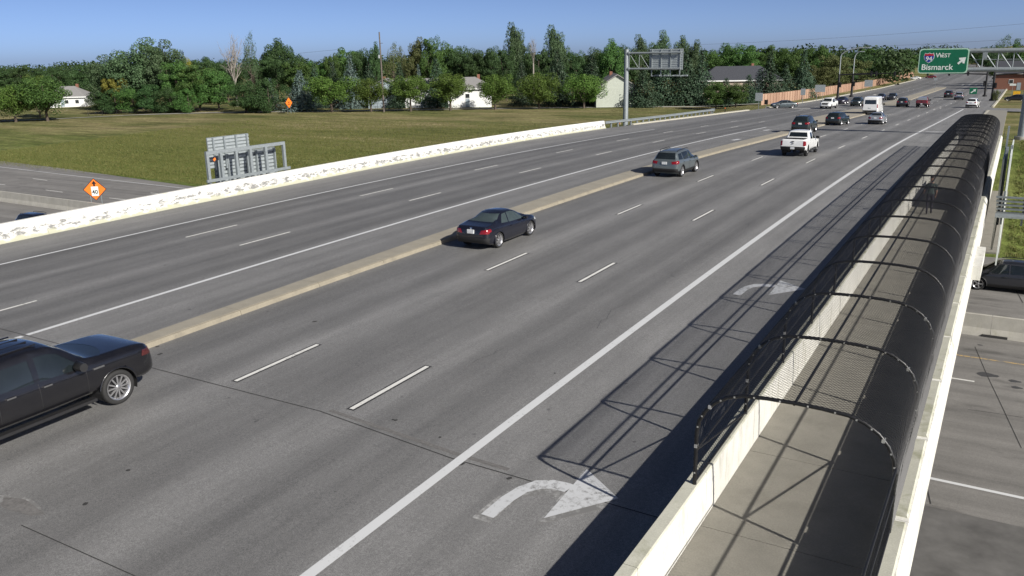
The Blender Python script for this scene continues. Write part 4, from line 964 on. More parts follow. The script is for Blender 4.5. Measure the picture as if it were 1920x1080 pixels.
SPEC['van'] = dict(top=[(-2.90,1.3),(-2.87,2.25),(-2.80,2.48),(-2.5,2.56),(-1,2.60),(1.0,2.58),(1.4,2.48),(1.75,2.10),(2.1,1.60),(2.3,1.40),(2.6,1.26),(2.85,1.05),(2.92,.85)],
    sh=[(-2.90,1.0),(-2.84,1.30),(0,1.32),(1.8,1.28),(2.3,1.14),(2.75,.95),(2.92,.70)], bot=[(-2.90,.55),(-2.8,.44),(-2.2,.36),(0,.34),(2.2,.36),(2.92,.45)],
    wid=[(-2.90,.92),(-2.86,.98),(-2.5,1.01),(0,1.02),(2.0,1.0),(2.5,.92),(2.8,.78),(2.92,.6)], wr=[(-2.9,.86),(-2,.88),(1,.87),(1.6,.82),(2.2,.84)], axles=(-1.85, 1.9), rw=.36,
    side=[[(1.0,1.42),(1.98,1.42),(1.68,1.95),(1.02,1.98)]], wind=[(-.80,1.50),(.80,1.50),(.72,2.25),(-.72,2.25)], rear=[(-.72,1.50),(.72,1.50),(.70,2.1),(-.70,2.1)],
    tail=[(.86,1.0),(.99,1.0),(.97,1.5),(.86,1.5)], tside=[(-2.89,1.0),(-2.80,1.0),(-2.80,1.5),(-2.88,1.5)], head=[(.50,.80),(.86,.84),(.80,1.05),(.55,.95)], hside=[(2.4,.86),(2.8,.80),(2.66,1.05),(2.42,1.08)], seams=[(.9,.5,2.3),(-.4,.5,2.3)])
LV = [0, .10, .22, .34, .46, .58, .70, .82, .92, 1.0]; LS = [.90, .955, .985, .996, 1, 1, .997, .99, .975, .955]
GV = [.2, .4, .6, .8, 1.0]; TA = [25, 50, 72, 90]
def inside(poly, u, v):
    c = False; n = len(poly)
    for i in range(n):
        (x1, y1), (x2, y2) = poly[i], poly[(i+1) % n]
        if (y1 > v) != (y2 > v) and u < (x2-x1)*(v-y1)/(y2-y1)+x1: c = not c
    return c
def build_shell(S, ds):
    top, sh, bot, wid, wr = (interp(S[k]) for k in ('top', 'sh', 'bot', 'wid', 'wr'))
    y0, y1 = S['top'][0][0], S['top'][-1][0]; st = []; n = int((y1-y0-0.3)/ds)
    st = [y0, y0+.025, y0+.06, y0+.10]+[y0+.15+(y1-y0-.30)*i/n for i in range(n+1)]+[y1-.10, y1-.06, y1-.025, y1]
    bm = bmesh.new(); rings = []
    for y in st:
        W, zb, zt = wid(y), bot(y), top(y); zs = min(sh(y), zt-.015); h = zt-zs
        g = smooth((h-.10)/.26); xr = (W*.84)*(1-g)+wr(y)*g; xr = min(xr, W*.95); crown = .014+.075*g; crown = min(crown, h*.6)
        pts = [(W*s, zb+(zs-zb)*v) for v, s in zip(LV, LS)]
        xs0 = W*LS[-1]
        for v in GV: pts.append((xs0+(xr-xs0)*v+.018*math.sin(math.pi*v)*g, zs+(zt-crown-zs)*v))
        for a in TA: pts.append((xr*math.cos(R(a)) if a < 90 else 0.0, zt-crown+crown*math.sin(R(a))))
        full = pts+[(-x, z) for x, z in pts[-2::-1]]
        rings.append([bm.verts.new((x, y, z)) for x, z in full])
    m = len(rings[0])
    for a, c in zip(rings, rings[1:]):
        for k in range(m-1): bm.faces.new((a[k], a[k+1], c[k+1], c[k]))
    for r_ in (rings[0], rings[-1]):
        for k in range(m//2):
            vs = [r_[k], r_[k+1], r_[m-2-k], r_[m-1-k]]; vs = list(dict.fromkeys(vs))
            if len(vs) > 2: bm.faces.new(vs)
    for a, c in zip(rings, rings[1:]): bm.faces.new((a[0], c[0], c[-1], a[-1]))
    bmesh.ops.recalc_face_normals(bm, faces=bm.faces)
    return bm
def cut(bm, faces, co, no):
    fs = [f for f in faces if f.is_valid]; ge = set(fs)
    for f in fs: ge.update(f.edges); ge.update(f.verts)
    r_ = bmesh.ops.bisect_plane(bm, geom=list(ge), plane_co=co, plane_no=no, dist=1e-4)
    out = set(f for f in fs if f.is_valid); out.update(g for g in r_['geom'] if isinstance(g, bmesh.types.BMFace)); return list(out)
def carve(bm, poly, mode, name, m, parent, test, lift=0.0, drop=True):
    """cut the outline (mode 'yz','xz','xy') into the shell and lift those faces out as their own part"""
    iu, iv = {'yz': (1, 2), 'xz': (0, 2), 'xy': (0, 1)}[mode]
    us = [p[0] for p in poly]; vs = [p[1] for p in poly]; pad = .25
    def near(f): c = f.calc_center_median(); return min(us)-pad < c[iu] < max(us)+pad and min(vs)-pad < c[iv] < max(vs)+pad and test(f, c)
    fs = [f for f in bm.faces if near(f)]
    if not fs: return None
    for i in range(len(poly)):
        (u0, v0), (u1, v1) = poly[i], poly[(i+1) % len(poly)]
        co = [0, 0, 0]; no = [0, 0, 0]; co[iu], co[iv] = u0, v0; no[iu], no[iv] = v1-v0, -(u1-u0)
        if abs(no[iu])+abs(no[iv]) < 1e-6: continue
        fs = cut(bm, fs, Vector(co), Vector(no).normalized())
    sel = []
    for f in fs:
        if not f.is_valid: continue
        c = f.calc_center_median()
        if inside(poly, c[iu], c[iv]): sel.append(f)
    if not sel: return None
    idx = {}; V = []; F = []
    for f in sel:
        q = []
        for v in f.verts:
            if v not in idx: idx[v] = len(V); V.append(v.co+v.normal*lift)
            q.append(idx[v])
        F.append(q)
    if drop: bmesh.ops.delete(bm, geom=sel, context='FACES_ONLY')
    me = bpy.data.meshes.new(name); me.from_pydata([tuple(v) for v in V], [], F); me.polygons.foreach_set('use_smooth', [True]*len(F)); me.update(); me.materials.append(m)
    o = bpy.data.objects.new(name, me); link(o, parent); return o
WHEEL = {}
def wheel_meshes(r, wdt, spokes, dark):
    key = (round(r, 3), spokes, dark)
    if key in WHEEL: return WHEEL[key]
    mb = MB(); mb.lathe([(r*.72, -wdt*.42), (r*.82, -wdt*.5), (r*.95, -wdt*.48), (r, -wdt*.34), (r, wdt*.34), (r*.95, wdt*.48), (r*.82, wdt*.5), (r*.72, wdt*.42), (r*.68, wdt*.1), (r*.68, -wdt*.1), (r*.72, -wdt*.42)], 26, 'x'); ty = mb.mesh('tyre'); ty.materials.append(M_TYRE)
    mb = MB(); mb.lathe([(r*.74, wdt*.45), (r*.66, wdt*.42), (r*.64, -wdt*.3)], 26, 'x')
    mb.lathe([(0.0, wdt*.36), (r*.13, wdt*.38), (r*.16, wdt*.28)], 14, 'x')
    for k in range(spokes):
        a = 2*math.pi*k/spokes; c, s = math.cos(a), math.sin(a); rad = Vector((0, c, s)); tan = Vector((0, -s, c))
        mb.obox(rad*(r*.40)+Vector((wdt*.30, 0, 0)), rad*(r*.30), tan*(r*(.095 if spokes < 8 else .042)), Vector((wdt*.06, 0, 0)))
    rm = mb.mesh('rim'); rm.materials.append(M_RIMD if dark else M_RIM)
    mb = MB(); mb.lathe([(0.0, 0.0), (r*.6, 0.0)], 20, 'x'); dk = mb.mesh('brake_disc'); dk.materials.append(M_RIMD)
    WHEEL[key] = (ty, rm, dk); return WHEEL[key]
def make_car(kind, loc, yaw, paint, label, ds=.07, sc_=(1, 1, 1), spokes=5, dark_rim=False, glass=None, group=None, cat='car', name='car', cover=True, head=None, plate=True, chrome=False, extras=()):
    S = SPEC[kind]; t = empty(name, loc, 0, label, cat, group)
    slope = (zroad(loc[1]+1)-zroad(loc[1]-1))/2 if loc[2] > HZ+1 else 0
    t.rotation_euler = (math.atan(slope)*math.cos(yaw), 0, yaw); t.scale = sc_
    gl = glass or M_GLASS
    bm = build_shell(S, ds)
    rw = S['rw']; Rr = rw*1.17; hw = max(p[1] for p in S['wid'])
    # wheel arches
    for ya in S['axles']:
        dele = [f for f in bm.faces if (lambda c: abs(c.x) > hw*.55 and math.hypot(c.y-ya, c.z-rw) < Rr and abs(f.normal.x) > .5)(f.calc_center_median())]
        bmesh.ops.delete(bm, geom=dele, context='FACES')
        for v in bm.verts:
            if abs(v.co.x) > hw*.55 and v.co.z < rw+Rr+.05:
                dy, dz = v.co.y-ya, v.co.z-rw; d = math.hypot(dy, dz)
                if d < Rr and d > 1e-4: v.co.y = ya+dy/d*Rr; v.co.z = max(rw+dz/d*Rr, rw*.55)
    bm.normal_update()
    side = lambda f, c: abs(c.x) > .35 and abs(f.normal.x) > .25
    for poly in S['side']:
        for sg_ in (1, -1): carve(bm, poly, 'yz', 'side_window', gl, t, (lambda f, c, s=sg_: c.x*s > .35 and f.normal.x*s > .25), -.006)
    ymid = .25
    carve(bm, S['wind'], 'xz', 'windscreen', gl, t, lambda f, c: c.y > ymid and f.normal.z > .05, -.004)
    carve(bm, S['rear'], 'xz', 'rear_window', gl, t, (lambda f, c: -1.6 < c.y < -.7 and f.normal.y < -.05) if 'pickup' in kind else (lambda f, c: c.y < -.55 and f.normal.y < -.05), -.004)
    for s in (1, -1):
        carve(bm, [(u*s, v) for u, v in S['tail']], 'xz', 'tail_light', M_TAIL, t, lambda f, c: c.y < -1.4 and f.normal.y < -.35, .008)
        carve(bm, S['tside'], 'yz', 'tail_light', M_TAIL, t, (lambda f, c, s=s: c.x*s > .3 and f.normal.x*s > .3), .008)
        carve(bm, [(u*s, v) for u, v in S['head']], 'xz', 'headlight', head or M_HEAD, t, lambda f, c: c.y > 1.4 and f.normal.y > .35, .008)
        carve(bm, S['hside'], 'yz', 'headlight', head or M_HEAD, t, (lambda f, c, s=s: c.x*s > .3 and f.normal.x*s > .3), .008)
    yr, yf = S['top'][0][0], S['top'][-1][0]
    zb0 = S['bot'][0][1]
    if 'pickup' in kind and cover:
        carve(bm, [(-.80, S['bed'][0]), (.80, S['bed'][0]), (.80, S['bed'][1]), (-.80, S['bed'][1])], 'xy', 'bed_cover', M_TRIM, t, lambda f, c: c.z > 1.25 and f.normal.z > .5, -.03)
        carve(bm, [(-1.1, .40), (1.1, .40), (1.1, .80), (-1.1, .80)], 'xz', 'rear_bumper', M_TRIM, t, lambda f, c: c.y < yr+.16 and f.normal.y < -.3, .02)
    if S.get('clad'):
        [carve(bm, [(yr, 0.1), (yf, 0.1), (yf, .43), (yr, .43)], 'yz', 'sill_cladding', M_TRIM, t, (lambda f, c, s=s: c.x*s > .3 and f.normal.x*s > .3), .012) for s in (1, -1)]
    if kind in ('suv', 'hatch', 'van', 'sedan', 'coupe'):
        carve(bm, [(-.86, zb0-.3), (.86, zb0-.3), (.86, zb0+.10), (-.86, zb0+.10)], 'xz', 'rear_skirt', M_TRIM, t, lambda f, c: c.y < yr+.25 and f.normal.y < -.3, .006)
    g0, g1 = (S['head'][0][1]-.16, S['head'][2][1]-.04)
    carve(bm, [(-S['head'][0][0]+.04, g0), (S['head'][0][0]-.04, g0), (S['head'][0][0]-.04, g1), (-S['head'][0][0]+.04, g1)], 'xz', 'grille', M_TRIM, t, lambda f, c: c.y > yf-.5 and f.normal.y > .3, .004)
    me = bpy.data.meshes.new('body'); bm.to_mesh(me); bm.free(); me.polygons.foreach_set('use_smooth', [True]*len(me.polygons)); me.materials.append(paint)
    body = bpy.data.objects.new('body', me); link(body, t)
    # wheel wells
    for ya in S['axles']:
        for s in (1, -1):
            mb = MB(); P = [(ya+Rr*1.0*math.cos(R(a)), rw+Rr*1.0*math.sin(R(a))) for a in range(-20, 201, 20)]; k = len(P)
            mb.add([(s*hw*.97, y, z) for y, z in P]+[(s*hw*.45, y, z) for y, z in P], [(i, i+1, k+i+1, k+i) for i in range(k-1)]+[tuple(range(k, 2*k))]); mb.build('wheel_well', M_DARK, t, fix=False)
    for ya in S['axles']:
        for s in (1, -1):
            lo = max(-12, -math.degrees(math.asin(min(1, max(-1, (rw-S['bot'][2][1])/Rr)))))
            mb = MB(); mb.tube([(s*hw*.985, ya+Rr*math.cos(R(a)), rw+Rr*math.sin(R(a))) for a in [lo+(180-2*lo)*i/16 for i in range(17)]], .026, 6); mb.build('arch_trim', M_TRIM if S.get('clad') else paint, t)
    ty, rm, dk = wheel_meshes(rw, .24, spokes, dark_rim)
    for ya in S['axles']:
        for s in (1, -1):
            wo_ = obj_from('wheel', ty, parent=t, loc=(s*(hw-.145), ya, rw), rz=0 if s > 0 else math.pi); obj_from('rim', rm, parent=wo_); obj_from('brake_disc', dk, parent=wo_)
    # mirrors, handles, seams, plate
    beltf = interp(S['sh']); widf = interp(S['wid']); ym = S['side'][-1][1][0]-.12
    big = 1.45 if kind in ('pickup', 'bigpickup', 'van') else 1.0
    for s in (1, -1):
        x = widf(ym)*.97; z = beltf(ym)+.06
        mb = MB(); mb.tube([(s*(x-.06), ym-.02, z), (s*(x+.03), ym-.03, z+.01), (s*(x+.05*big), ym-.05, z+.05), (s*(x+.21*big), ym-.06, z+.06)], [.03, .035, .085*big, .07*big], 8)
        mb.build('mirror', paint if kind not in ('pickup', 'bigpickup', 'van') else M_TRIM, t)
        hy = [S['side'][-1][0][0]+.12]+([S['side'][0][0][0]+.22 if kind != 'suv' else S['side'][1][0][0]+.1] if kind not in ('coupe', 'van') else [])
        for y in hy:
            mb = MB(); x = widf(y); zz = beltf(y)-.10; mb.box(s*x-.012 if s > 0 else s*x-.03, s*x+.03 if s > 0 else s*x+.012, y-.10, y+.10, zz-.018, zz+.018); mb.build('door_handle', M_CHROME if chrome else paint, t)
        for (y, za, zb_) in S['seams']:
            x = widf(y); mb = MB(); k = 6; V = []
            for i in range(k+1):
                z = za+(zb_-za)*i/k; lo, hi = interp(S['bot'])(y), beltf(y); v = min(max((z-lo)/(hi-lo), 0), 1)
                j = min(int(v*9), 8); sv = [u for u in range(9) if LV[u] <= v][-1] if v < 1 else 8; tt = (v-LV[sv])/(LV[sv+1]-LV[sv]); xx = x*(LS[sv]+(LS[sv+1]-LS[sv])*tt)+.003
                V += [(s*xx, y-.007, z), (s*xx, y+.007, z)]
            mb.add(V, [(2*i, 2*i+1, 2*i+3, 2*i+2) for i in range(k)]); mb.build('door_seam', M_TRIM, t, fix=False)
    if plate:
        pz = {'coupe': .79, 'sedan': .79, 'suv': .93, 'hatch': .88, 'pickup': .68, 'bigpickup': .7, 'van': .98}[kind]
        mb = MB(); mb.box(-.16, .16, yr-.03, yr+.02, pz-.08, pz+.08); mb.build('number_plate', M_PLATE, t)
    if S.get('rails'):
        for s in (1, -1):
            mb = MB(); mb.tube([(s*.58, -1.55, 1.60), (s*.60, -1.40, 1.685), (s*.62, 0.0, 1.715), (s*.60, .35, 1.66)], .022, 6); mb.build('roof_rail', M_TRIM, t)
    if 'pickup' in kind:
        for s in (1, -1):
            mb = MB(); mb.box(s*1.0-.09, s*1.0+.09, -1.25, 1.18, .36, .43); mb.build('running_board', M_TRIM, t)
        if cover:
            mb = MB(); mb.box(-.10, .10, yr-.035, yr+.02, 1.16, 1.22); mb.build('tailgate_handle', M_TRIM, t)
            mb = MB(); mb.box(-.07, .07, yr-.032, yr+.02, 1.01, 1.055); mb.build('badge', M_TRIM, t)
    return t
PK = dict(black=car_paint('paint_black', (0.006, 0.006, 0.008), 0.0, 0.25), blackblue=car_paint('paint_black_blue', (0.008, 0.009, 0.016), 0.1, 0.25), steel=car_paint('paint_steel_grey', (0.13, 0.155, 0.165), 0.5, 0.3),
    white=car_paint('paint_white', (0.74, 0.75, 0.74), 0.0, 0.3), darkgreen=car_paint('paint_dark_green', (0.018, 0.028, 0.028), 0.2, 0.3), silver=car_paint('paint_silver', (0.42, 0.44, 0.46), 0.6, 0.32),
    bluegrey=car_paint('paint_blue_grey', (0.055, 0.075, 0.085), 0.3, 0.3), maroon=car_paint('paint_maroon', (0.14, 0.018, 0.022), 0.2, 0.28), charcoal=car_paint('paint_charcoal', (0.035, 0.037, 0.045), 0.4, 0.3), purple=car_paint('paint_dark_purple', (0.022, 0.016, 0.035), 0.2, 0.3))
def on_road(x, y): return (x, y, zroad(y)+0.004)
def by_px(px, py_, dx=0.0, dy=0.0): q = road_at(px, py_); return on_road(q.x+dx, q.y+dy)
# --- the nearer traffic
trk = make_car('bigpickup', on_road(-19.05, 11.55-1.84), 0, PK['black'], 'large black crew cab pickup truck cut off by the left picture edge', ds=.045, spokes=12, name='pickup_truck', cat='pickup', chrome=True, head=mat('amber_lens', (0.06, 0.014, 0.014), 0.15, scale=8, spec=0.8))
mb = MB(); mb.box(.995, 1.022, 1.26, 1.54, 1.09, 1.135); mb.build('fender_badge', M_CHROME, trk)
for k in range(4):
    mb = MB(); mb.box(-.55+.35*k, -.52+.35*k, -.75, .30, 1.965, 1.995); mb.build('roof_rib', PK['black'], trk)
cp = make_car('coupe', on_road(-19.0, 29.45+1.30), 0, PK['blackblue'], 'black two-door coupe beside the median island', ds=.05, spokes=7, glass=M_GLASSL, plate=True, name='coupe')
mb = MB(); mb.lathe([(0, 0), (.035, .005), (.05, 0)], 12); me = mb.mesh('badge'); me.materials.append(M_CHROME); o = bpy.data.objects.new('badge', me); link(o, cp); o.location = (0, -2.165, .92); o.rotation_euler = (R(80), 0, 0)
make_car('suv', on_road(-19.15, 52.1+1.34), 0, PK['steel'], 'steel grey compact SUV with roof rails near the median island', ds=.06, name='suv', cat='suv')
make_car('pickup', on_road(-14.65, 67.4+1.70), 0, PK['white'], 'white crew cab pickup truck with black bed cover seen from behind', ds=.07, sc_=(.95, .93, .97), name='pickup_truck', cat='pickup', dark_rim=True)
make_car('suv', by_px(1499, 250, .0, 2.2), 0, PK['darkgreen'], 'black SUV directly ahead of the white pickup truck', ds=.08, sc_=(1.02, 1.03, 1.06), name='suv', cat='suv')
make_car('hatch', by_px(1564, 235.5, 0, 2.0), R(-7), PK['darkgreen'], 'dark hatchback between the black SUV and the silver sedan', ds=.09, name='hatchback')
make_car('sedan', by_px(1640, 233.5, 0, 2.0), 0, PK['silver'], 'silver sedan just ahead and right of the dark hatchback', ds=.09, name='sedan')
make_car('van', by_px(1630, 215.5, 0, 3.0), 0, PK['white'], 'tall white panel van with blank rear doors', ds=.10, sc_=(1.10, 1.05, 1.04), name='van', cat='van')
make_car('suv', by_px(1690, 201, 0, 2.0), 0, PK['charcoal'], 'dark SUV left of the maroon pickup truck', ds=.12, name='suv', cat='suv')
red = make_car('pickup', by_px(1727, 202, 0, 2.6), 0, PK['maroon'], 'maroon pickup truck with a pale canopy over the bed', ds=.11, sc_=(.95, .9, .97), name='pickup_truck', cat='pickup')
make_car('suv', by_px(1777, 183.5, 0, 2.2), 0, PK['charcoal'], 'dark SUV beside the silver one near the far crossing', ds=.12, name='suv', cat='suv')
make_car('suv', by_px(1797, 187.5, 0, 2.0), 0, PK['silver'], 'silver SUV close to the right lane line near the small green sign', ds=.12, name='suv', cat='suv')
make_car('suv', by_px(1822, 202.5, 0, 2.0), R(-4), PK['white'], 'white SUV in the right turn lane below the small green sign', ds=.12, name='suv', cat='suv')
# --- oncoming side
make_car('sedan', by_px(1468, 203, 0, 0.6), R(122), PK['bluegrey'], 'blue-grey sedan turning off in front of the wooden fence', ds=.10, sc_=(1.0, 1.04, 1.0), name='sedan')
make_car('pickup', by_px(1550, 204, 0, 1.5), R(176), PK['white'], 'oncoming white pickup truck beside the wooden fence', ds=.10, sc_=(.95, .9, .97), name='pickup_truck', cat='pickup', dark_rim=True)
make_car('sedan', by_px(1566, 196, 0.4, 5.0), R(178), PK['purple'], 'dark oncoming car half hidden behind the oncoming white pickup', ds=.12, name='sedan')
make_car('suv', by_px(1603, 199.5, 0, 2.0), R(180), PK['darkgreen'], 'dark oncoming SUV left of the white van', ds=.12, name='suv', cat='suv')
make_car('sedan', by_px(1650, 188, 0, 1.5), R(180), PK['purple'], 'black oncoming car near the fence, left of a pair', ds=.12, name='sedan')
make_car('suv', by_px(1671, 188, 0, 1.5), R(180), PK['charcoal'], 'black oncoming car nearer the median, right of a pair', ds=.12, sc_=(.95, .95, .9), name='suv', cat='suv')
# --- below and beside
q = at_z(1878, 549, HZ)
make_car('suv', (q.x+0.15, q.y+1.0, HZ+.006), R(91), PK['charcoal'], 'dark grey SUV on the highway below, cut by the right edge', ds=.07, sc_=(1.04, 1.06, 1.05), name='suv', cat='suv')
q = at_z(18, 442, HZ)
make_car('suv', (q.x+1.3, q.y+1.9, HZ+.006), R(-90), PK['black'], 'black car on the highway below, only its roof above the barrier', ds=.09, name='suv', cat='suv')
q = road_at(1893, 190); make_car('sedan', (q.x+1.2, q.y+1.0, zroad(q.y)-.02), R(80), PK['charcoal'], 'grey car waiting on the side road behind the gantry post', ds=.12, name='sedan')
for px, py_, pk, lb in ((1716, 149.5, 'white', 'tiny white car far away left of the green sign'), (1745, 147, 'maroon', 'tiny red car far away under the green sign')):
    q = road_at(px, py_); make_car('sedan', on_road(q.x, q.y), R(95), PK[pk], lb, ds=.2, name='sedan')
# canopy on the maroon truck bed
mb = MB(); mb.add([(-.84, -2.85, 1.38), (.84, -2.85, 1.38), (.84, -1.15, 1.38), (-.84, -1.15, 1.38), (-.66, -2.7, 1.86), (.66, -2.7, 1.86), (.66, -1.15, 1.9), (-.66, -1.15, 1.9)], [(0,1,5,4),(1,2,6,5),(2,3,7,6),(3,0,4,7),(4,5,6,7)]); mb.build('canopy', PK['silver'], red)
# ---------------------------------------------------------------- the walker inside the cage
def skin_mesh(nodes, edges, root, sub=2):
    me = bpy.data.meshes.new('sk'); me.from_pydata([n_[0] for n_ in nodes], edges, []); o = bpy.data.objects.new('sk', me); COL.objects.link(o)
    o.modifiers.new('s', 'SKIN'); sd = o.modifiers.new('u', 'SUBSURF'); sd.levels = sub; sd.render_levels = sub
    for i, n_ in enumerate(nodes):
        v = me.skin_vertices[0].data[i]; r_ = n_[1]; v.radius = r_ if isinstance(r_, tuple) else (r_, r_); v.use_root = (i == root)
    dg = bpy.context.evaluated_depsgraph_get(); out = bpy.data.meshes.new_from_object(o.evaluated_get(dg)); bpy.data.objects.remove(o); return out
M_SKIN = mat('skin', (0.42, 0.25, 0.18), 0.6, scale=30, var=0.06); M_HAIR = mat('brown_hair', (0.045, 0.028, 0.018), 0.7, scale=40)
M_SHIRT = mat('grey_green_shirt', (0.055, 0.075, 0.068), 0.9, scale=12); M_TROU = mat('dark_trousers', (0.022, 0.020, 0.030), 0.9, scale=12); M_SHOE = mat('dark_shoe', (0.03, 0.03, 0.03), 0.7, scale=12); M_SOLE = mat('pale_sole', (0.4, 0.4, 0.38), 0.7, scale=12)
pq = (-3.02+walk_dx(44), 44.0, zw(44.0))
per = empty('person', pq, R(8), 'person in a grey-green shirt and dark trousers walking inside the cage', 'person')
ND = [((0,0,.95),(.155,.11)), ((0,.0,1.10),(.145,.10)), ((0,.01,1.28),(.165,.11)), ((0,.0,1.42),(.13,.085)), ((0,-.005,1.50),.055), ((0,.015,1.57),.06), ((0,.02,1.655),(.078,.095)), ((0,.015,1.735),(.07,.085)),
      ((.19,.0,1.405),.058), ((.24,-.05,1.14),.045), ((.235,.06,.92),.034), ((.23,.09,.86),(.028,.04)),
      ((-.19,.0,1.405),.058), ((-.25,.06,1.15),.045), ((-.26,.22,.98),.034), ((-.26,.27,.95),(.028,.04)),
      ((.095,.0,.88),.088), ((.10,.10,.50),.060), ((.10,-.02,.11),.040), ((.105,.10,.045),(.038,.032)), ((.105,.17,.035),.03),
      ((-.095,.0,.88),.088), ((-.10,-.03,.50),.060), ((-.10,-.24,.15),.040), ((-.10,-.17,.05),(.038,.032)), ((-.10,-.10,.035),.03)]
ED = [(0,1),(1,2),(2,3),(3,4),(4,5),(5,6),(6,7),(3,8),(8,9),(9,10),(10,11),(3,12),(12,13),(13,14),(14,15),(0,16),(16,17),(17,18),(18,19),(19,20),(0,21),(21,22),(22,23),(23,24),(24,25)]
bme = skin_mesh(ND, ED, 0)
for m_ in (M_SKIN, M_SHIRT, M_TROU, M_SHOE): bme.materials.append(m_)
for p in bme.polygons:
    c = p.center; p.use_smooth = True
    p.material_index = 0
    if c.z < .10: p.material_index = 3
    elif c.z < .97 and abs(c.x) < .2: p.material_index = 2
    elif c.z < 1.47 and (abs(c.x) < .21 or c.z > 1.16): p.material_index = 1
obj_from('body', bme, parent=per)
for s, x, y0, z0, ang in ((1, .232, .10, .85, 0), (-1, -.262, .285, .94, 35)):
    for k, (dx, l) in enumerate(((-.03, .07), (-.01, .085), (.011, .08), (.03, .062))):
        mb = MB(); P = [(x+dx*.35, y0+dx, z0-.01), (x+dx*.3, y0+dx+.02, z0-.01-l*.55), (x+dx*.2-.012*s, y0+dx+.03, z0-.01-l)]; mb.tube(P, [.010, .009, .007], 6); mb.build('finger', M_SKIN, per)
    mb = MB(); mb.tube([(x-.01*s, y0+.02, z0+.02), (x-.03*s, y0+.05, z0-.02), (x-.03*s, y0+.06, z0-.05)], [.012, .010, .008], 6); mb.build('thumb', M_SKIN, per)
mb = MB()
for i in range(9):
    pass
import mathutils
bmh = bmesh.new(); bmesh.ops.create_uvsphere(bmh, u_segments=14, v_segments=10, radius=1.0)
bmesh.ops.delete(bmh, geom=[v for v in bmh.verts if v.co.z < -.15 or (v.co.y > .55 and v.co.z < .35)], context='VERTS')
for v in bmh.verts: v.co = Vector((v.co.x*.088, v.co.y*.105+.008, v.co.z*.10+1.715))
hm = bpy.data.meshes.new('hair'); bmh.to_mesh(hm); bmh.free(); hm.polygons.foreach_set('use_smooth', [True]*len(hm.polygons)); obj_from('hair', hm, M_HAIR, per)
mb = MB(); mb.tube([(0, .105, 1.675), (0, .135, 1.645), (0, .11, 1.635)], [.012, .016, .012], 6); mb.build('nose', M_SKIN, per)
for s in (1, -1):
    mb = MB(); mb.tube([(s*.08, .01, 1.68), (s*.092, .005, 1.66), (s*.082, .01, 1.63)], [.012, .018, .01], 6); mb.build('ear', M_SKIN, per)
    mb = MB(); mb.tube([(s*.033, .098, 1.675), (s*.033, .108, 1.675)], .011, 8); mb.build('eye', M_HAIR, per)
mb = MB(); mb.tube([(-.025, .112, 1.602), (0, .118, 1.60), (.025, .112, 1.602)], .006, 5); mb.build('mouth', M_TROU, per)

# ---------------------------------------------------------------- houses beyond the field
M_SIDINGW = mat('white_siding', (0.72, 0.73, 0.72), 0.7, scale=2, var=0.06); M_SIDINGB = mat('grey_blue_siding', (0.30, 0.36, 0.40), 0.7, scale=2, var=0.06)
M_SIDINGC = mat('cream_siding', (0.42, 0.45, 0.39), 0.7, scale=2, var=0.06); M_SHING = mat('grey_shingles', (0.21, 0.205, 0.20), 0.9, scale=9, var=0.25); M_SHINGD = mat('dark_shingles', (0.045, 0.048, 0.058), 0.9, scale=9, var=0.25)
M_SIDINGT = mat('tan_siding', (0.34, 0.28, 0.22), 0.7, scale=2, var=0.06)
M_PANE = mat('window_pane', (0.03, 0.035, 0.04), 0.08, scale=2, spec=0.8); M_BRICK = mat('brown_brick', (0.20, 0.09, 0.06), 0.9, scale=12, var=0.25)
def yb0(px, py_): return at_z(px, py_, -5.55).y
def house(px, pyb, Y, wid_, dep, wh, rh, yaw, wall, roof, label, hip=False, wins=((.3, .5), (.7, .5))):
    q = at_y(px, pyb, Y); z = terrain(q.x, Y); t = empty('house', (q.x, Y, z), yaw, label, 'house')
    a, d = wid_/2, dep/2; ov = .5
    mb = MB(); mb.box(-a, a, -d, d, -.3, wh); wl_ = mb.build('wall', wall, t)
    mb = MB()
    if hip:
        r_ = min(d, a)*.9; mb.add([(-a-ov, -d-ov, wh), (a+ov, -d-ov, wh), (a+ov, d+ov, wh), (-a-ov, d+ov, wh), (-a+r_, 0, wh+rh), (a-r_, 0, wh+rh)], [(0,1,5,4),(1,2,5),(2,3,4,5),(3,0,4),(3,2,1,0)])
    else:
        k = ov*rh/d; T = .22
        V = []
        for x in (-a-ov, a+ov): V += [(x, -d-ov, wh-k), (x, 0, wh+rh), (x, d+ov, wh-k), (x, d+ov, wh-k+T), (x, 0, wh+rh+T), (x, -d-ov, wh-k+T)]
        mb.add(V, [(0,6,7,1),(1,7,8,2),(2,8,9,3),(3,9,10,4),(4,10,11,5),(5,11,6,0),(0,1,4,5),(1,2,3,4),(6,11,10,7),(7,10,9,8)])
    rf = mb.build('roof', roof, t)
    if not hip:
        for s in (1, -1):
            mb = MB(); mb.add([(s*(a-.03), -d, wh), (s*(a-.03), d, wh), (s*(a-.03), 0, wh+rh)], [(0, 1, 2)]); mb.build('gable', wall, t, fix=False)
    mb = MB(); mb.box(-a-ov-.02, a+ov+.02, -d-ov-.10, -d-ov-.01, wh-.32, wh-.02 if hip else wh-.20); mb.build('gutter', M_SIDINGW, rf)
    mb = MB(); mb.box(a*.35, a*.35+.7, .4, 1.1, wh+rh*.2, wh+rh+.6); mb.build('chimney', M_BRICK, rf)
    for u, v in wins:
        x = -a+wid_*u; mb = MB(); mb.box(x-.6, x+.6, -d-.06, -d-.005, wh*v-.6, wh*v+.6); w1 = mb.build('window', M_SIDINGW, t)
        mb = MB(); mb.box(x-.5, x+.5, -d-.075, -d-.062, wh*v-.5, wh*v+.5); mb.build('pane', M_PANE, w1)
    mb = MB(); mb.box(-a*.1-.5, -a*.1+.5, -d-.05, -d-.004, .1, 2.2); mb.build('door', M_SIDINGB, t)
    return t
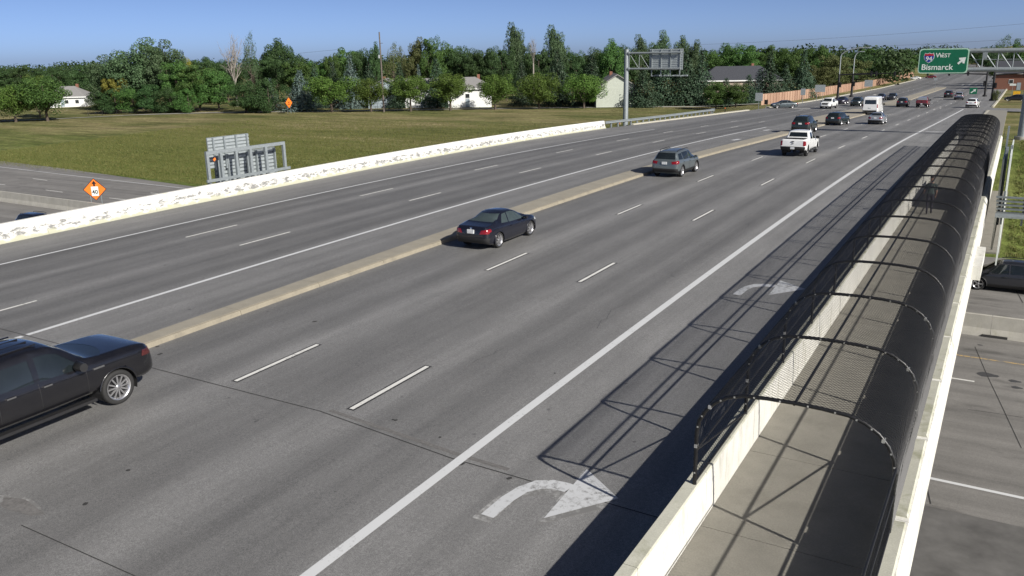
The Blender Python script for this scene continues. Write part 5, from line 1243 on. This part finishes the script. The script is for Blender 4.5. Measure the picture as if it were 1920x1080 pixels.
house(134, 205, 160, 12, 9, 3.0, 3.0, R(38), M_SIDINGW, M_SHING, 'white house with grey hip roof among trees at far left', True, ((.55, .5), (.8, .5)))
house(727, 197, yb0(727, 201.5), 7, 9, 5.2, 2.0, R(120), M_SIDINGB, M_SHING, 'narrow grey-blue house right behind the wooden utility pole')
house(800, 197, yb0(800, 201), 10, 9, 4.6, 2.4, R(30), M_SIDINGW, M_SHING, 'white house mostly hidden between two round trees right of the pole')
house(882, 197, yb0(882, 200.5), 11, 9, 4.8, 2.6, R(32), M_SIDINGW, M_SHING, 'white house with grey hip roof showing above the round trees', True, ((.2, .6), (.45, .6)))
house(1152, 199, yb0(1152, 198), 17, 10, 4.6, 3.0, R(118), M_SIDINGC, M_SHING, 'large cream house with a long gable left of the cantilever gantry', False, ((.2, .5), (.85, .5)))
house(1380, 186, 240, 22, 11, 5.0, 3.6, R(28), M_SIDINGT, M_SHINGD, 'wide low house with a dark roof behind the spruces', True)
house(1912, 186, 300, 14, 10, 5.0, 3.2, R(0), M_BRICK, M_SHINGD, 'brown brick house at the right edge behind the gantry post')

# ---------------------------------------------------------------- wooden fence along the street, one part per panel
def plank_material():
    m, n, b = new_mat('cedar_fence'); oi = N(n, 'ShaderNodeObjectInfo'); P = position(n)
    isl = N(n, 'ShaderNodeNewGeometry').outputs['Random Per Island']
    k = mathn(n, 'ADD', mathn(n, 'MULTIPLY', oi.outputs['Random'], .5), mathn(n, 'MULTIPLY', isl, .5))
    c = ramp(n, k, [(0.1, (0.27, 0.165, 0.115)), (0.5, (0.36, 0.225, 0.155)), (0.9, (0.45, 0.31, 0.22))])
    c = mixc(n, 1.0, c, ramp(n, noise(n, mapping(n, P, (6, 6, .6)), 1.0, 4), [(0.3, .8), (0.7, 1.15)]), 'MULTIPLY')
    n.links.new(c, b.inputs['Base Color']); b.inputs['Roughness'].default_value = .85; return m
M_CEDAR = plank_material()
fpts = [at_x(px, py_, -45.6) for px, py_ in ((1426, 203.5), (1500, 196), (1560, 189), (1600, 183), (1650, 174), (1680, 168.5), (1710, 162.5))]
fen = empty('wooden_fence', (0, 0, 0), label='long tan wooden privacy fence along the oncoming lanes', cat='fence')
tot = []; 
for a, c in zip(fpts, fpts[1:]): tot.append((a, c))
pl = MB()
for k in range(17): pl.box(-.012, .012, k*.144, k*.144+.140, .05, 2.35+.03*((k*7) % 3))
pl_me = pl.mesh('fence_panel'); pl_me.materials.append(M_CEDAR)
ps = MB(); ps.box(.02, .13, -.06, .06, -.4, 2.5); ps_me = ps.mesh('fence_post'); ps_me.materials.append(M_CEDAR)
ya = fpts[0].y; yend = fpts[-1].y
def fz(y):
    for a, c in tot:
        if y <= c.y: return a.z+(c.z-a.z)*(y-a.y)/(c.y-a.y)
    return tot[-1][1].z
while ya < yend:
    z = max(fz(ya), terrain(-45.6, ya)-.2); z2 = max(fz(ya+2.46), terrain(-45.6, ya+2.46)-.2)
    o = obj_from('fence_panel', pl_me, parent=fen); o.matrix_local = Matrix(((1, 0, 0, -45.6), (0, 1, 0, ya), (0, (z2-z)/2.46, 1, z), (0, 0, 0, 1)))
    obj_from('fence_post', ps_me, parent=fen, loc=(-45.6, ya, z)); ya += 2.46
# low chain-link line along the gardens
cl = empty('garden_fence', (0, 0, 0), label='low dark chain-link fence line behind the row of round trees', cat='fence')
cpts = [at_z(px, py_, -5.5) for px, py_ in ((165, 214.5), (300, 211), (440, 206.5), (520, 204.5), (640, 204), (800, 202.5), (960, 199.5), (1100, 197), (1230, 197), (1400, 199))]
prev = None
for a, c in zip(cpts, cpts[1:]):
    n_ = max(1, int((c-a).length/3.0))
    for i in range(n_):
        p = a+(c-a)*(i/n_); p.z = terrain(p.x, p.y); mb = MB(); mb.tube([(0, 0, -.2), (0, 0, 1.25)], .04, 5, cap=False)
        o = mb.build('post', M_PIPE, cl, fix=False); o.location = p
        if prev is not None:
            mb = MB(); mb.tube([prev+Vector((0, 0, 1.2)), p+Vector((0, 0, 1.2))], .03, 4, cap=False); mb.build('rail', M_PIPE, cl, fix=False)
            mb = MB(); d = p-prev
            for j in range(10): u = j/10; mb.tube([prev+d*u+Vector((0, 0, .05)), prev+d*(u+.1)+Vector((0, 0, 1.2))], .012, 3, cap=False); mb.tube([prev+d*(u+.1)+Vector((0, 0, .05)), prev+d*u+Vector((0, 0, 1.2))], .012, 3, cap=False)
            o = mb.build('wire', M_WIRE, cl, fix=False); o['kind'] = 'stuff'
        prev = p
# ---------------------------------------------------------------- trees
def leaf_material(name, cols, trans=0.25, hue=0.0):
    m, n, b = new_mat(name); oi = N(n, 'ShaderNodeObjectInfo'); isl = N(n, 'ShaderNodeNewGeometry').outputs['Random Per Island']
    c = ramp(n, isl, [(0.0, cols[0]), (0.5, cols[1]), (1.0, cols[2])])
    hs = N(n, 'ShaderNodeHueSaturation'); n.links.new(c, hs.inputs['Color'])
    n.links.new(mathn(n, 'ADD', 0.485, mathn(n, 'MULTIPLY', oi.outputs['Random'], 0.03)), hs.inputs['Hue'])
    n.links.new(mathn(n, 'ADD', 0.78, mathn(n, 'MULTIPLY', oi.outputs['Random'], 0.45)), hs.inputs['Value'])
    n.links.new(hs.outputs[0], b.inputs['Base Color']); b.inputs['Roughness'].default_value = 0.6; b.inputs['Specular IOR Level'].default_value = 0.25
    tr = N(n, 'ShaderNodeBsdfTranslucent'); n.links.new(hs.outputs[0], tr.inputs[0]); mx = N(n, 'ShaderNodeMixShader'); mx.inputs[0].default_value = trans
    out = [x for x in n.nodes if x.type == 'OUTPUT_MATERIAL'][0]; n.links.new(b.outputs[0], mx.inputs[1]); n.links.new(tr.outputs[0], mx.inputs[2]); n.links.new(mx.outputs[0], out.inputs[0]); return m
L_DARK = leaf_material('leaf_dark', [(0.029, 0.061, 0.021), (0.046, 0.091, 0.030), (0.067, 0.120, 0.039)])
L_MID = leaf_material('leaf_mid', [(0.040, 0.085, 0.021), (0.064, 0.127, 0.031), (0.098, 0.176, 0.041)])
L_LIGHT = leaf_material('leaf_light', [(0.056, 0.105, 0.019), (0.091, 0.156, 0.029), (0.133, 0.202, 0.044)])
L_GREY = leaf_material('leaf_grey_green', [(0.051, 0.087, 0.039), (0.073, 0.121, 0.054), (0.105, 0.161, 0.077)])
L_YEL = leaf_material('leaf_yellow', [(0.135, 0.154, 0.026), (0.228, 0.228, 0.042), (0.309, 0.281, 0.058)])
L_OLIVE = leaf_material('leaf_olive', [(0.064, 0.084, 0.029), (0.100, 0.124, 0.041), (0.151, 0.168, 0.062)])
L_SPR = leaf_material('needle_dark', [(0.020, 0.041, 0.022), (0.034, 0.063, 0.034), (0.056, 0.091, 0.051)], 0.05)
L_BLUE = leaf_material('needle_blue', [(0.051, 0.079, 0.068), (0.082, 0.120, 0.106), (0.126, 0.167, 0.156)], 0.05)
M_BARK = mat('bark', (0.075, 0.058, 0.045), 0.95, scale=4, var=0.35); M_DEAD = mat('dead_wood', (0.25, 0.225, 0.20), 0.9, scale=4, var=0.2)
def leaf(mbv, mbf, p, nrm, s, rg):
    a = nrm.orthogonal().normalized(); b2 = nrm.cross(a); t = rg.uniform(0, 6.283); u = a*math.cos(t)+b2*math.sin(t); v = nrm.cross(u)
    k = len(mbv); mbv += [p-u*s, p+v*s*.55, p+u*s, p-v*s*.55]; mbf.append((k, k+1, k+2, k+3))
def mk_mesh(name, V, F, m):
    me = bpy.data.meshes.new(name); me.from_pydata([tuple(v) for v in V], [], F); me.update()
    if m: me.materials.append(m)
    return me
def rdir(rg):
    z = rg.uniform(-1, 1); t = rg.uniform(0, 6.283); r_ = math.sqrt(1-z*z); return Vector((r_*math.cos(t), r_*math.sin(t), z))
def broad(seed, n_leaf=7500, c0=.18, lobes=34, tuft=0.0, leaf_s=.0150, zk=.9):
    """unit-height tree: crown from c0 to 1, radius 0.5; lobes give light and dark clumps with gaps"""
    rg = random.Random(seed); V = []; F = []; cen = Vector((0, 0, (1+c0)/2)); rz_ = (1-c0)/2; L = []
    while len(L) < lobes:
        d = rdir(rg); k = rg.uniform(.35, .90)
        bx = (abs(d.x)**3+abs(d.y)**3+abs(d.z)**3)**(1/3.); d = d/(bx**.8)
        prof = 1.0 if tuft == 0 else (1.0-.18*max(0, d.z))
        p = Vector((d.x*.5*k*prof, d.y*.5*k*prof, cen.z+d.z*rz_*k)); s = rg.uniform(.095, .175)*(1.15-.4*k)
        L.append((p, s, rg.uniform(1.0, 1.5+2.2*tuft)))
    per = n_leaf//lobes
    for p, s, st in L:
        for _ in range(per):
            d = rdir(rg); r_ = s*(rg.uniform(.72, 1.03) if rg.random() > .06 else rg.uniform(1.0, 1.25))
            off = Vector((d.x*r_, d.y*r_, d.z*r_*st*zk))
            q = p+off
            if q.z > 1.0: q.z = 1.0-(q.z-1.0)
            nrm = (d+rdir(rg)*.9+Vector((0, 0, .35))).normalized(); leaf(V, F, q, nrm, leaf_s*rg.uniform(.6, 1.35), rg)
    cm = mk_mesh('crown', V, F, None)
    mb = MB(); zt_ = c0+.35
    mb.tube([(0, 0, -.02), (.004, .002, c0*.6), (-.004, .004, zt_), (.0, .0, .85)], [.030, .022, .015, .004], 7)
    for i, (p, s, st) in enumerate(L[:16]):
        z0 = rg.uniform(c0*.7, zt_); mid = Vector((p.x*.45, p.y*.45, z0+(p.z-z0)*.35)); mb.tube([(0, 0, z0), mid, p], [.011, .008, .002], 5, cap=False)
    tm = mb.mesh('trunk'); tm.materials.append(M_BARK); return tm, cm
def spruce(seed, n_tier=30, leaf_s=.018):
    rg = random.Random(seed); V = []; F = []
    for i in range(n_tier):
        t = i/(n_tier-1); z = .06+.93*t; rad = .5*(1-t)**.85+.015; nb = int(9+14*(1-t))
        for b_ in range(nb):
            a = rg.uniform(0, 6.283); L = rad*rg.uniform(.70, 1.10); dr = .10+.10*(1-t)
            m_ = max(4, int(24*L/.5))
            for j in range(m_):
                u = (j+rg.random())/m_; r_ = L*(.15+.85*u); sp = .055*(1-.4*u)
                q = Vector((math.cos(a)*r_+rg.uniform(-sp, sp)*.9, math.sin(a)*r_+rg.uniform(-sp, sp)*.9, z-dr*u*u*.9+rg.uniform(-.012, .014)+.03*u*u*u))
                nrm = Vector((math.cos(a)*.5, math.sin(a)*.5, .8))+rdir(rg)*.7; leaf(V, F, q, nrm.normalized(), leaf_s*rg.uniform(.7, 1.4), rg)
    cm = mk_mesh('crown', V, F, None); mb = MB(); mb.tube([(0, 0, -.02), (0, 0, .5), (0, 0, .98)], [.022, .013, .002], 7); tm = mb.mesh('trunk'); tm.materials.append(M_BARK); return tm, cm
def dead_tree(seed):
    rg = random.Random(seed); mb = MB()
    def grow(p, d, L, r_, lv):
        P = [p]; q = p; dd = d
        for i in range(3): dd = (dd+rdir(rg)*.16+Vector((0, 0, .10))).normalized(); q = q+dd*(L/3); P.append(q)
        mb.tube(P, [r_, r_*.85, r_*.7, r_*.5], 5, cap=False)
        if lv == 0: return
        for k in range(rg.randint(3, 4)):
            s = rg.choice(P[1:]); e = (dd+rdir(rg)*.62).normalized(); e.z = abs(e.z)*.8+.2; grow(s, e.normalized(), L*rg.uniform(.55, .78), r_*.55, lv-1)
    for k in range(5):
        a = k*1.25; grow(Vector((0, 0, 0)), Vector((math.cos(a)*.32, math.sin(a)*.32, 1)).normalized(), .40, .016, 3)
    return mb
BV = {'round': [broad(11, 14000, .25, 44), broad(12, 14000, .24, 50), broad(13, 14000, .27, 42)], 'wide': [broad(21, 17000, .10, 62, zk=.5), broad(22, 17000, .12, 70, zk=.5), broad(23, 17000, .08, 56, zk=.5)],
      'cotton': [broad(31, 18000, .08, 74, .45, zk=.42), broad(32, 18000, .10, 66, .55, zk=.42)], 'shrub': [broad(41, 12000, .0, 34), broad(42, 12000, .0, 40)], 'spruce': [spruce(51), spruce(52), spruce(53)], 'sparse': [broad(61, 3600, .12, 44, .6, zk=.4)]}
CM = {}
def crown_mesh(kind, i, m):
    key = (kind, i, m.name)
    if key not in CM:
        me = BV[kind][i][1].copy() if any(k[0] == kind and k[1] == i for k in CM) else BV[kind][i][1]
        me.materials.clear(); me.materials.append(m); CM[key] = me
    return CM[key]
rt_ = random.Random(5)
def plant(px, top, wpx, Y, kind, m, label, cat='tree', name='tree', group=None, zb=None):
    q = at_y(px, top, Y); z = terrain(q.x, Y) if zb is None else zb; d = (q-O3).dot(FW); H = q.z-z; W = wpx*d/CF*(1.35 if kind == 'spruce' else 1.15)
    i = rt_.randrange(len(BV[kind])); t = empty(name, (q.x, Y, z), rt_.uniform(0, 6.28), label, cat, group); t.scale = (W, W, H)
    obj_from('trunk', BV[kind][i][0], parent=t); obj_from('crown', crown_mesh(kind, i, m), parent=t); return t
ORD = ['first', 'second', 'third', 'fourth', 'fifth', 'sixth', 'seventh', 'eighth', 'ninth', 'tenth', 'eleventh', 'twelfth', 'thirteenth', 'fourteenth', 'fifteenth', 'sixteenth', 'seventeenth', 'eighteenth', 'nineteenth', 'twentieth']
ORD += [t_+'-'+u_ for t_ in ('twenty', 'thirty', 'forty') for u_ in ('first', 'second', 'third', 'fourth', 'fifth', 'sixth', 'seventh', 'eighth', 'ninth')]
def yb(px, py_, z=-5.55): return at_z(px, py_, z).y
# row of round street trees along the field
for i, (px, top, w_, b_) in enumerate(((617, 142, 84, 210.5), (692, 146, 66, 210), (767, 141, 72, 209.5), (842, 137, 78, 208.5), (927, 139, 70, 206.5), (1010, 136, 72, 204.5), (1095, 138, 72, 203.5))):
    plant(px, top, w_*1.03, yb(px, b_), 'round', L_LIGHT, ORD[i]+' round light green tree from the left in the row along the field', group='row of round trees')
plant(18, 160, 88, yb(20, 224), 'round', L_LIGHT, 'round bright green tree touching the left picture edge')
plant(76, 143, 92, yb(76, 222), 'round', L_MID, 'leaning green tree with light crown left of the white house')
plant(62, 138, 50, yb(60, 216), 'wide', L_LIGHT, 'yellow-green crown just above the leaning tree at left')
# shrub belt left of the orange diamond
for i, (px, top, w_, m) in enumerate(((188, 178, 56, L_DARK), (212, 166, 62, L_DARK), (246, 162, 66, L_MID), (282, 158, 66, L_DARK), (318, 160, 62, L_DARK), (350, 165, 56, L_MID), (455, 150, 70, L_DARK), (500, 148, 66, L_DARK))):
    plant(px, top, w_, yb(px, 210.5), 'shrub', m, ORD[i]+' bushy shrub from the left in the hedge behind the field', 'shrub', 'shrub', 'hedge shrubs')
plant(212, 140, 42, yb(212, 207), 'wide', L_YEL, 'yellow shrub in front of the big cottonwoods', 'shrub', 'shrub')
plant(348, 99, 28, yb(348, 200), 'wide', L_YEL, 'small yellow-topped tree right of the big cottonwoods')
for px, top, w_, lb in ((205, 102, 90, 'left'), (252, 70, 110, 'tallest'), (303, 74, 84, 'right')):
    plant(px, top, w_, yb(px, 204), 'cotton', L_GREY, lb+' cottonwood of the big clump behind the hedge at left')
for px, top, w_, lb in ((1345, 148, 48, 'low green tree in front of the dark-roofed house, left of two'), (1382, 152, 46, 'low green tree in front of the dark-roofed house, right of two'), (365, 118, 80, 'bright green bushy tree right of the cottonwood clump'), (402, 124, 70, 'yellow-green bushy tree left of the bare dead tree'), (333, 112, 70, 'green tree tucked under the right cottonwood')):
    plant(px, top, w_, yb(px, 207), 'wide', L_MID, lb)
# dead tree and its half-leafed neighbour
dm = dead_tree(3); dme = dm.mesh('limbs'); dme.materials.append(M_DEAD)
q = at_y(440, 150, yb(440, 200)); z = q.z-1.5; H = at_y(440, 58, q.y).z-z
dt = empty('dead_tree', (q.x, q.y, terrain(q.x, q.y)), 0, 'bare dead tree with pale branches above the hedge', 'tree')
mb = MB(); mb.tube([(0, 0, -.3), (0, 0, z-terrain(q.x, q.y)+.3)], [.35, .26], 8); mb.build('trunk', M_DEAD, dt)
o = obj_from('limbs', dme, parent=dt, loc=(0, 0, z-terrain(q.x, q.y))); hz_ = max(v.co.z for v in dme.vertices); o.scale = (H/hz_*.72,)*2+(H/hz_,)
plant(463, 55, 28, yb(463, 199), 'sparse', L_GREY, 'thin half-leafed poplar beside the bare dead tree')
dm2 = dead_tree(8); dme2 = dm2.mesh('limbs'); dme2.materials.append(M_DEAD); q = at_y(1000, 120, yb(1000, 190)); H = at_y(1000, 66, q.y).z-q.z
dt = empty('dead_tree', (q.x, q.y, terrain(q.x, q.y)), 0, 'thin bare treetop between the two tall poplars', 'tree')
mb = MB(); mb.tube([(0, 0, -.3), (0, 0, q.z-terrain(q.x, q.y)+.3)], [.3, .2], 8); mb.build('trunk', M_DEAD, dt); hz_ = max(v.co.z for v in dme2.vertices)
o = obj_from('limbs', dme2, parent=dt, loc=(0, 0, q.z-terrain(q.x, q.y))); o.scale = (H/hz_*.5,)*2+(H/hz_,)
# spruces
for i, (px, top, w_, b_, m) in enumerate(sorted(((505, 146, 38, 207, L_BLUE), (560, 131, 66, 208, L_BLUE), (588, 118, 50, 203, L_SPR), (622, 116, 52, 201, L_SPR), (655, 104, 58, 203, L_BLUE), (690, 114, 46, 200, L_SPR), (748, 118, 50, 203, L_SPR), (784, 121, 30, 200, L_BLUE), (817, 108, 62, 203, L_SPR),
      (978, 112, 50, 199, L_SPR), (1045, 92, 72, 199, L_SPR), (1110, 100, 66, 197, L_SPR), (1207, 126, 70, 202, L_SPR), (1245, 112, 70, 198, L_SPR), (1288, 100, 70, 198, L_SPR), (1318, 92, 62, 197, L_SPR), (1362, 146, 58, 201, L_SPR), (1405, 140, 56, 200, L_SPR), (1446, 96, 62, 197, L_SPR), (1475, 118, 48, 195, L_SPR), (1510, 94, 52, 192, L_SPR), (1425, 128, 50, 197, L_BLUE)), key=lambda b_: b_[0])):
    plant(px, top, w_, yb(px, b_), 'spruce', m, ('blue-grey' if m is L_BLUE else 'dark green')+' conical spruce, '+ORD[i]+' of the spruces counted from the left', name='spruce_tree', group='spruces behind the field')
# tall belt behind
belt = [(8, 118, 60, 'wide', L_DARK), (45, 122, 60, 'wide', L_DARK), (95, 126, 60, 'wide', L_DARK), (130, 128, 60, 'wide', L_DARK), (165, 118, 60, 'wide', L_DARK), (110, 122, 50, 'wide', L_DARK), (380, 104, 60, 'wide', L_DARK), (420, 106, 50, 'wide', L_DARK), (485, 104, 60, 'wide', L_DARK), (512, 71, 62, 'cotton', L_DARK), (540, 84, 50, 'wide', L_DARK),
        (560, 108, 60, 'wide', L_MID), (590, 112, 50, 'wide', L_MID), (622, 97, 30, 'wide', L_MID), (650, 86, 56, 'wide', L_MID), (676, 84, 44, 'wide', L_DARK), (700, 78, 28, 'cotton', L_DARK), (735, 76, 34, 'sparse', L_OLIVE), (752, 82, 22, 'sparse', L_OLIVE), (778, 69, 46, 'cotton', L_OLIVE), (806, 66, 46, 'wide', L_MID), (835, 70, 52, 'wide', L_MID), (862, 80, 50, 'wide', L_DARK), (892, 84, 52, 'wide', L_DARK), (922, 80, 52, 'wide', L_DARK),
        (948, 88, 44, 'wide', L_DARK), (968, 41, 50, 'cotton', L_GREY), (1043, 46, 52, 'cotton', L_GREY), (1010, 90, 60, 'wide', L_DARK), (1080, 94, 46, 'wide', L_DARK), (1118, 82, 50, 'wide', L_DARK), (1145, 72, 52, 'cotton', L_MID), (1172, 82, 46, 'wide', L_DARK), (1204, 64, 46, 'cotton', L_GREY), (1236, 56, 52, 'cotton', L_GREY), (1276, 66, 44, 'cotton', L_GREY), (1300, 74, 40, 'cotton', L_GREY), (1335, 92, 50, 'wide', L_MID),
        (1372, 80, 58, 'cotton', L_MID), (1402, 80, 58, 'wide', L_MID), (1450, 82, 60, 'wide', L_MID), (1490, 88, 54, 'wide', L_MID), (1537, 82, 52, 'wide', L_MID), (1562, 96, 46, 'wide', L_OLIVE)]
for i, (px, top, w_, kind, m) in enumerate(sorted(belt, key=lambda b_: b_[0])):
    hn = {'cotton': 'tall tufted poplar', 'wide': 'broad leafy tree', 'sparse': 'thin yellowing tree'}[kind]
    plant(px, top, w_, (yb(px, 196 if px < 1200 else 190)+rt_.uniform(8, 30)+(40 if px > 1320 else 0)), kind, m, hn+', '+ORD[i]+' from the left in the tall belt behind the houses', group='tall tree belt')
# woods behind the wooden fence
for i, (px, top, w_, Y, m) in enumerate(sorted(((1530, 120, 60, 232, L_OLIVE), (1568, 100, 66, 245, L_OLIVE), (1600, 106, 60, 255, L_OLIVE), (1632, 88, 76, 270, L_MID), (1664, 92, 62, 290, L_OLIVE), (1690, 94, 60, 315, L_MID), (1712, 100, 46, 340, L_DARK), (1610, 92, 60, 300, L_DARK), (1655, 100, 56, 262, L_DARK), (1580, 112, 50, 238, L_DARK), (1545, 108, 56, 262, L_MID), (1735, 92, 46, 390, L_DARK), (1752, 90, 40, 430, L_DARK)), key=lambda b_: b_[0])):
    Y = max(Y, at_x(px, 150, -52).y+rt_.uniform(0, 14))
    plant(px, top, w_, Y, 'wide', m, ORD[i]+' green tree from the left in the stand behind the wooden fence', group='trees behind the wooden fence')
# right edge and far end
for px, top, w_, Y, kind, m, lb in ((1884, 62, 40, 330, 'sparse', L_GREY, 'open-crowned cottonwood above the gantry arm at the right'), (1916, 72, 40, 320, 'cotton', L_MID, 'leafy tree at the right picture edge above the gantry arm'), (1886, 108, 46, 330, 'wide', L_LIGHT, 'green tree below the right gantry arm beside the side road'), (1908, 92, 44, 345, 'wide', L_DARK, 'dark tree behind the brick house at the right edge'),
      (1836, 88, 40, 620, 'wide', L_DARK, 'dark distant treetop just right of the green sign'), (1746, 91, 34, 620, 'wide', L_DARK, 'small distant treetop above the green sign'), (1800, 96, 46, 640, 'wide', L_DARK, 'low distant tree behind the green sign'), (1868, 100, 50, 520, 'wide', L_DARK, 'distant dark tree behind the right signal masts'), (1770, 106, 46, 600, 'wide', L_DARK, 'low distant tree directly behind the left half of the sign')):
    plant(px, top, w_, Y, kind, m, lb)
q = road_at(1869, 190); plant(1869, 167, 13, q.y+2, 'shrub', L_OLIVE, 'narrow brownish shrub beside the right corner signal mast', 'shrub', 'shrub')
# far-off wood that closes the horizon
rg = random.Random(77); V = []; F = []
for k in range(190):
    px = -420+k*14.5+rg.uniform(-6, 6)
    if 1690 < px < 1960: Y = rg.uniform(700, 760)
    else: Y = rg.uniform(330, 400) if px > 300 else rg.uniform(230, 290)
    q = at_y(px, (121-0.0195*px if px < 1500 else 88)+rg.uniform(-6, 5), Y); z0 = terrain(q.x, Y); H = max(5, q.z-z0); W = H*rg.uniform(.5, .75)
    for j in range(560):
        d = rdir(rg); r_ = rg.uniform(.6, 1.05); p = Vector((q.x+d.x*W*r_*.8, Y+d.y*W*r_*.8, z0+H*.52+d.z*H*.48*r_)); leaf(V, F, p, (d+rdir(rg)*.8).normalized(), rg.uniform(.40, .85), rg)
fw_ = obj_from('far_wood', mk_mesh('far_wood', V, F, L_DARK)); tag(fw_, 'far-off belt of woodland closing the horizon', 'woodland', kind='stuff')
# grass tufts that break up the verge by the right-hand bridge end and the near field
rg = random.Random(9); V = []; F = []
M_TUFT = leaf_material('grass_blades', [(0.075, 0.095, 0.022), (0.12, 0.135, 0.036), (0.20, 0.175, 0.065)], 0.2)
def tuft(x, y, s):
    z = terrain(x, y)
    for j in range(5):
        a = rg.uniform(0, 6.283); lean = rg.uniform(.1, .6)*s; b_ = Vector((math.cos(a), math.sin(a), 0)); c = Vector((-b_.y, b_.x, 0))*s*.10; k = len(V); p = Vector((x+rg.uniform(-.1, .1), y+rg.uniform(-.1, .1), z-.02))
        V.extend([p-c, p+c, p+b_*lean+Vector((0, 0, s))]); F.append((k, k+1, k+2))
for _ in range(12000): tuft(rg.uniform(.3, 7.0), rg.uniform(66, 125), rg.uniform(.10, .24))
for _ in range(112000): tuft(rg.uniform(-150, -44), rg.triangular(66, 150, 68), rg.uniform(.10, .26))
gt = obj_from('grass', mk_mesh('grass', [v for v in V if True], F, M_TUFT)); tag(gt, 'short dry grass tufts on the verges and field', 'grass', kind='stuff')
